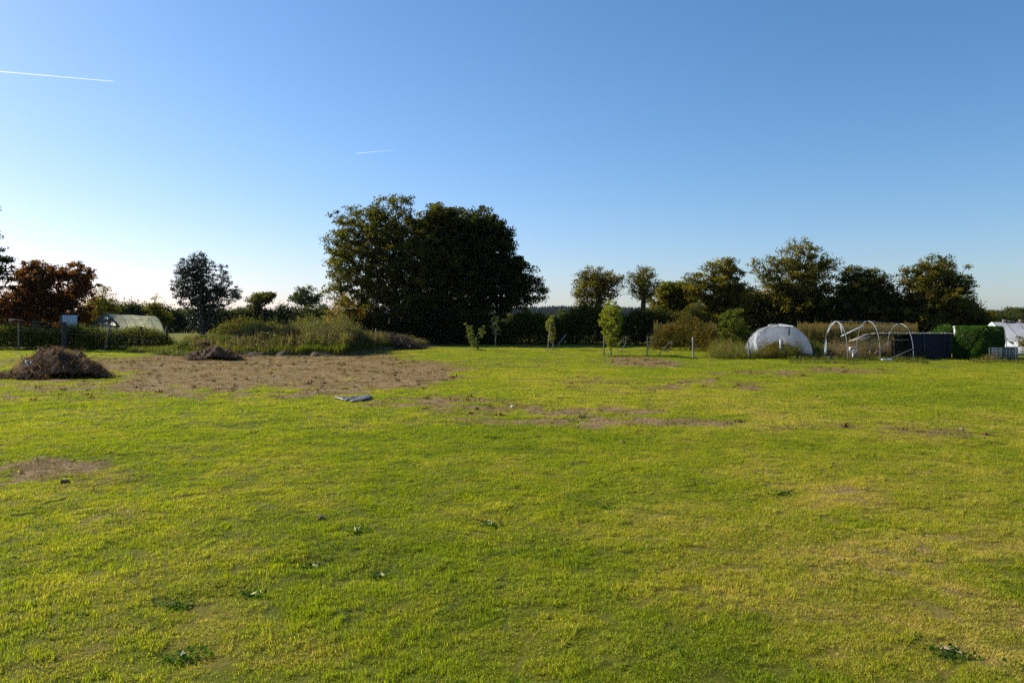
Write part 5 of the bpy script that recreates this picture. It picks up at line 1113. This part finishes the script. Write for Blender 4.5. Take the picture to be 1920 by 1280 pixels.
M_clod = simple('clod', (.11, .07, .04), .95, .4, 20); M_dleaf = simple('dead_leaf', (.4, .28, .17), .8, .3, 30)
clod(122, 903, .06, 'dark clod of earth lying on the left part of the lawn', M_clod)
clod(960, 763, .05, 'small white stone on the brown streak left of centre', M_white, 'stone')
clod(1468, 784, .05, 'pale small stone on the lawn right of centre', M_dleaf, 'stone')
clod(1803, 807, .05, 'pale dead leaf cluster near the right brown streak', M_dleaf, 'dead_leaf'); clod(1847, 817, .05, 'reddish dead leaf on the right brown streak', simple('red_leaf', (.2, .05, .02), .7), 'dead_leaf')
clod(1745, 887, .03, 'tiny dark clod on the right lawn', M_clod); clod(1168, 830, .05, 'dark clod below the middle brown streaks', M_clod); clod(1531, 744, .06, 'small dark clod on the far right lawn', M_clod)
clod(600, 972, .05, 'dark clod on the foreground grass left of centre', M_clod); clod(1773, 1213, .035, 'pale snapped twig end by the bottom right weed clump', M_dleaf, 'twig')
cv = Weeds(); x = rng.uniform(-16, 16, 9000); y = rng.uniform(4.5, 24, 9000); kk = (np.abs(x) < .72 * y + 1) & (fbm(x * 1.3, y * 1.3, 140) > .60) & (fbm(x * 6, y * 6, 150, 2) > .45); x, y = x[kk], y[kk]
n_ = len(x); ci = np.repeat(np.arange(n_), 14); P_ = np.stack([x[ci] + rng.normal(0, .05, len(ci)), y[ci] + rng.normal(0, .05, len(ci)), ground_z(x, y)[ci] + rng.uniform(.012, .042, len(ci))], -1)
cv.put(*leaves(P_, .022, pal([((.05, .10, .015), 4), ((.08, .14, .02), 3), ((.20, .22, .10), .6)], len(P_)), droop=-.3, aspect=.8))
cv.build('clover', 'small dark clover leaves growing in patches through the near grass', 'clover', mat=M_leaf)
# scattered clumps of cut hay on the brown strips
x = rng.uniform(-42, 42, 80000); y = 8 + 56 * rng.uniform(0, 1, 80000) ** .8; md, _ = lawn_maps(x, y); kk = (md > .45) & (np.abs(x) < .72 * y + 2) & (fbm(x * 1.2, y * 1.2, 71) > .47); x, y = x[kk], y[kk]
hc = Weeds(); hc.blades(x, y, ground_z(x, y), rng.uniform(.03, .10, len(x)), [((.16, .09, .045), 4), ((.30, .20, .11), 2), ((.45, .36, .22), .6), ((.07, .04, .02), 4)], .02, 1.1, per=5)
kb = (rng.uniform(0, 1, len(x)) < .05) & (y > 16); hc.blades(x[kb], y[kb], ground_z(x[kb], y[kb]), rng.uniform(.06, .14, kb.sum()), [((.12, .07, .04), 4), ((.05, .03, .018), 4)], .035, 1.3, per=18)
hc.build('hay_clumps', 'small tufts of brown cut hay lying on the bare strips', 'hay', mat=M_hay)

# ------------------------------------------------------------------ far land
M_weed0 = leafmat('needles', .05, .9, .05)
def ridge():
    # a hill behind the field, from the left horizon to right of the centre
    K = 2.6; xs = np.linspace(-1500, 1500, 160) * K; ys = np.linspace(520, 1700, 40) * K; XX, YY = np.meshgrid(xs, ys)
    pxx = 960 + XX / (1000 * K) * FPX; prof = np.interp(pxx, [-1000, 0, 300, 480, 600, 900, 1050, 1200, 2000, 3000], [5, 6, 10, 9, 6, 11, 12.5, 12, 8, 6])
    prof = np.interp(pxx, [-1000, 0, 300, 480, 600, 900, 1050, 1200, 2000, 3000], [5, 6, 10, 9, 6, 13, 15, 13, 8, 6]); ZZ = ((prof - H) * K + H) * sstep(520 * K, 1000 * K, YY) * (.9 + .2 * fbm(XX / 500, YY / 500, 6)) - 1.5
    a = (np.arange(39)[:, None] * 160 + np.arange(159)[None]).ravel()
    o = mk('hills', np.stack([XX.ravel(), YY.ravel(), ZZ.ravel()], -1), np.stack([a, a + 1, a + 161, a + 160], -1), simple('far_meadow', (.09, .11, .04), .95, .3, .01), smooth=True); tag(o, 'low wooded hill on the horizon', 'hill', kind='structure')
    n = 16000; x = rng.uniform(-800, 800, n) * K; y = rng.uniform(640, 1050, n) * K; px = 960 + x / (1000 * K) * FPX
    zb = ((np.interp(px, [-1000, 0, 300, 480, 600, 900, 1050, 1200, 2000, 3000], [5, 6, 10, 9, 6, 13, 15, 13, 8, 6]) - H) * K + H) * sstep(520 * K, 1000 * K, y) - 2
    h = rng.uniform(5, 9, n) * K * .85 * np.where(px > 700, 1.0, .95); V = []; F = []; nn = 0
    k = 7; a = np.arange(k) / k * 2 * np.pi; rows = ((0, 1.0), (.2, 1.1), (.4, .8), (.6, .55), (.8, .3), (1.0, .02)); r0 = h * .2
    P = np.stack([np.stack([x[:, None] + (r0 * w_)[:, None] * np.cos(a) * rng.uniform(.7, 1.3, (n, k)), y[:, None] + (r0 * w_)[:, None] * np.sin(a), np.repeat((zb + h * t_)[:, None], k, 1)], -1) for t_, w_ in rows], 1)
    V = P.reshape(-1, 3); b = np.arange(n)[:, None, None] * (6 * k) + np.arange(5)[None, :, None] * k; j = np.arange(k)[None, None]; j2 = (j + 1) % k
    F = np.stack([b + j, b + j2, b + k + j2, b + k + j], -1).reshape(-1, 4)
    o = mk('far_wood', V, F, M_weed0, col=np.repeat(pal([((.010, .020, .012), 3), ((.018, .028, .014), 2)], n), 6 * k, axis=0)); tag(o, 'distant conifer wood covering the hill', 'wood', kind='stuff')
ridge()
far_tree('bluish far tree clump left of the flat topped field tree', [(455, 590, 14, 12), (440, 600, 20, 12)], 330, 450, FARG, clumps=140, per=26, leaf=.7, spread=1.4)
far_tree('far dark tree clump left of the holly tree', [(240, 585, 20, 14), (225, 598, 30, 12), (262, 590, 18, 14)], 200, 240, FARG, clumps=170, per=26, leaf=.5, spread=.9)
far_tree('far greyish tree row seen under the holly tree', [(335, 592, 24, 10), (320, 600, 30, 8), (405, 592, 20, 8)], 300, 335, FARG, clumps=150, per=26, leaf=.7, spread=1.3)
for px, lab in ((944, 'left one of two thin pale poles before the wooded hill'), (972, 'right one of two thin pale poles before the wooded hill')):
    d = 128; mb = MB(); mb.tube([(X(px, d), d, -.1), (X(px, d), d, Z(594, d))], [.1, .07], 6); q = mb.build('pole', M_post, origin=(X(px, d), d, 0)); tag(q, lab, 'pole', 'thin poles before the wooded hill')
# contrails, far beyond everything
M_trail = simple('vapour', (.9, .9, .9), 1.0, .02, 1)
def contrail(label, p0, p1, d, r0, r1):
    a_ = np.array((X(p0[0], d), d, Z(p0[1], d))); b_ = np.array((X(p1[0], d), d + 300, Z(p1[1], d + 300))); t = np.linspace(0, 1, 30)[:, None]; P = a_ + (b_ - a_) * t
    mb = MB(); mb.tube(P, np.linspace(r0, r1, 30) * rng.uniform(.85, 1.15, 30), 8); o = mb.build('contrail', M_vap, smooth=True, origin=tuple(a_)); tag(o, label, 'contrail', 'contrails in the sky')
m, t = newmat('vapour_trail'); L = t.links.new; df = N(t, 'ShaderNodeBsdfDiffuse'); df.inputs[0].default_value = (.84, .9, 1, 1); tl = N(t, 'ShaderNodeBsdfTranslucent'); tl.inputs[0].default_value = (.92, .96, 1, 1)
s1 = N(t, 'ShaderNodeMixShader'); s1.inputs[0].default_value = .95; L(df.outputs[0], s1.inputs[1]); L(tl.outputs[0], s1.inputs[2]); tp = N(t, 'ShaderNodeBsdfTransparent'); s2 = N(t, 'ShaderNodeMixShader'); s2.inputs[0].default_value = .45
L(s1.outputs[0], s2.inputs[1]); L(tp.outputs[0], s2.inputs[2]); oo = N(t, 'ShaderNodeOutputMaterial'); L(s2.outputs[0], oo.inputs[0]); M_vap = m
contrail('long white contrail at the upper left edge of the sky', (-60, 129), (190, 153), 9000, 6.5, 3.5)
contrail('short faint contrail above the tall oak', (668, 288), (732, 281), 9000, 1.7, .4)

# ------------------------------------------------------------------ haze
def haze():
    v = np.array([[a, b, c] for a in (-6500, 6500) for b in (-200, 7500) for c in (-8, 100)], float)
    m, t = newmat('haze'); L = t.links.new; pv = N(t, 'ShaderNodeVolumePrincipled'); pv.inputs['Density'].default_value = .00002
    pv.inputs['Color'].default_value = (.72, .84, 1.0, 1); pv.inputs['Anisotropy'].default_value = .3
    o = N(t, 'ShaderNodeOutputMaterial'); L(pv.outputs[0], o.inputs['Volume'])
    q = mk('haze', v, np.array([[0, 1, 3, 2], [4, 6, 7, 5], [0, 4, 5, 1], [2, 3, 7, 6], [0, 2, 6, 4], [1, 5, 7, 3]]), m); tag(q, 'thin bluish haze over the far fields', 'haze', kind='stuff')
haze()
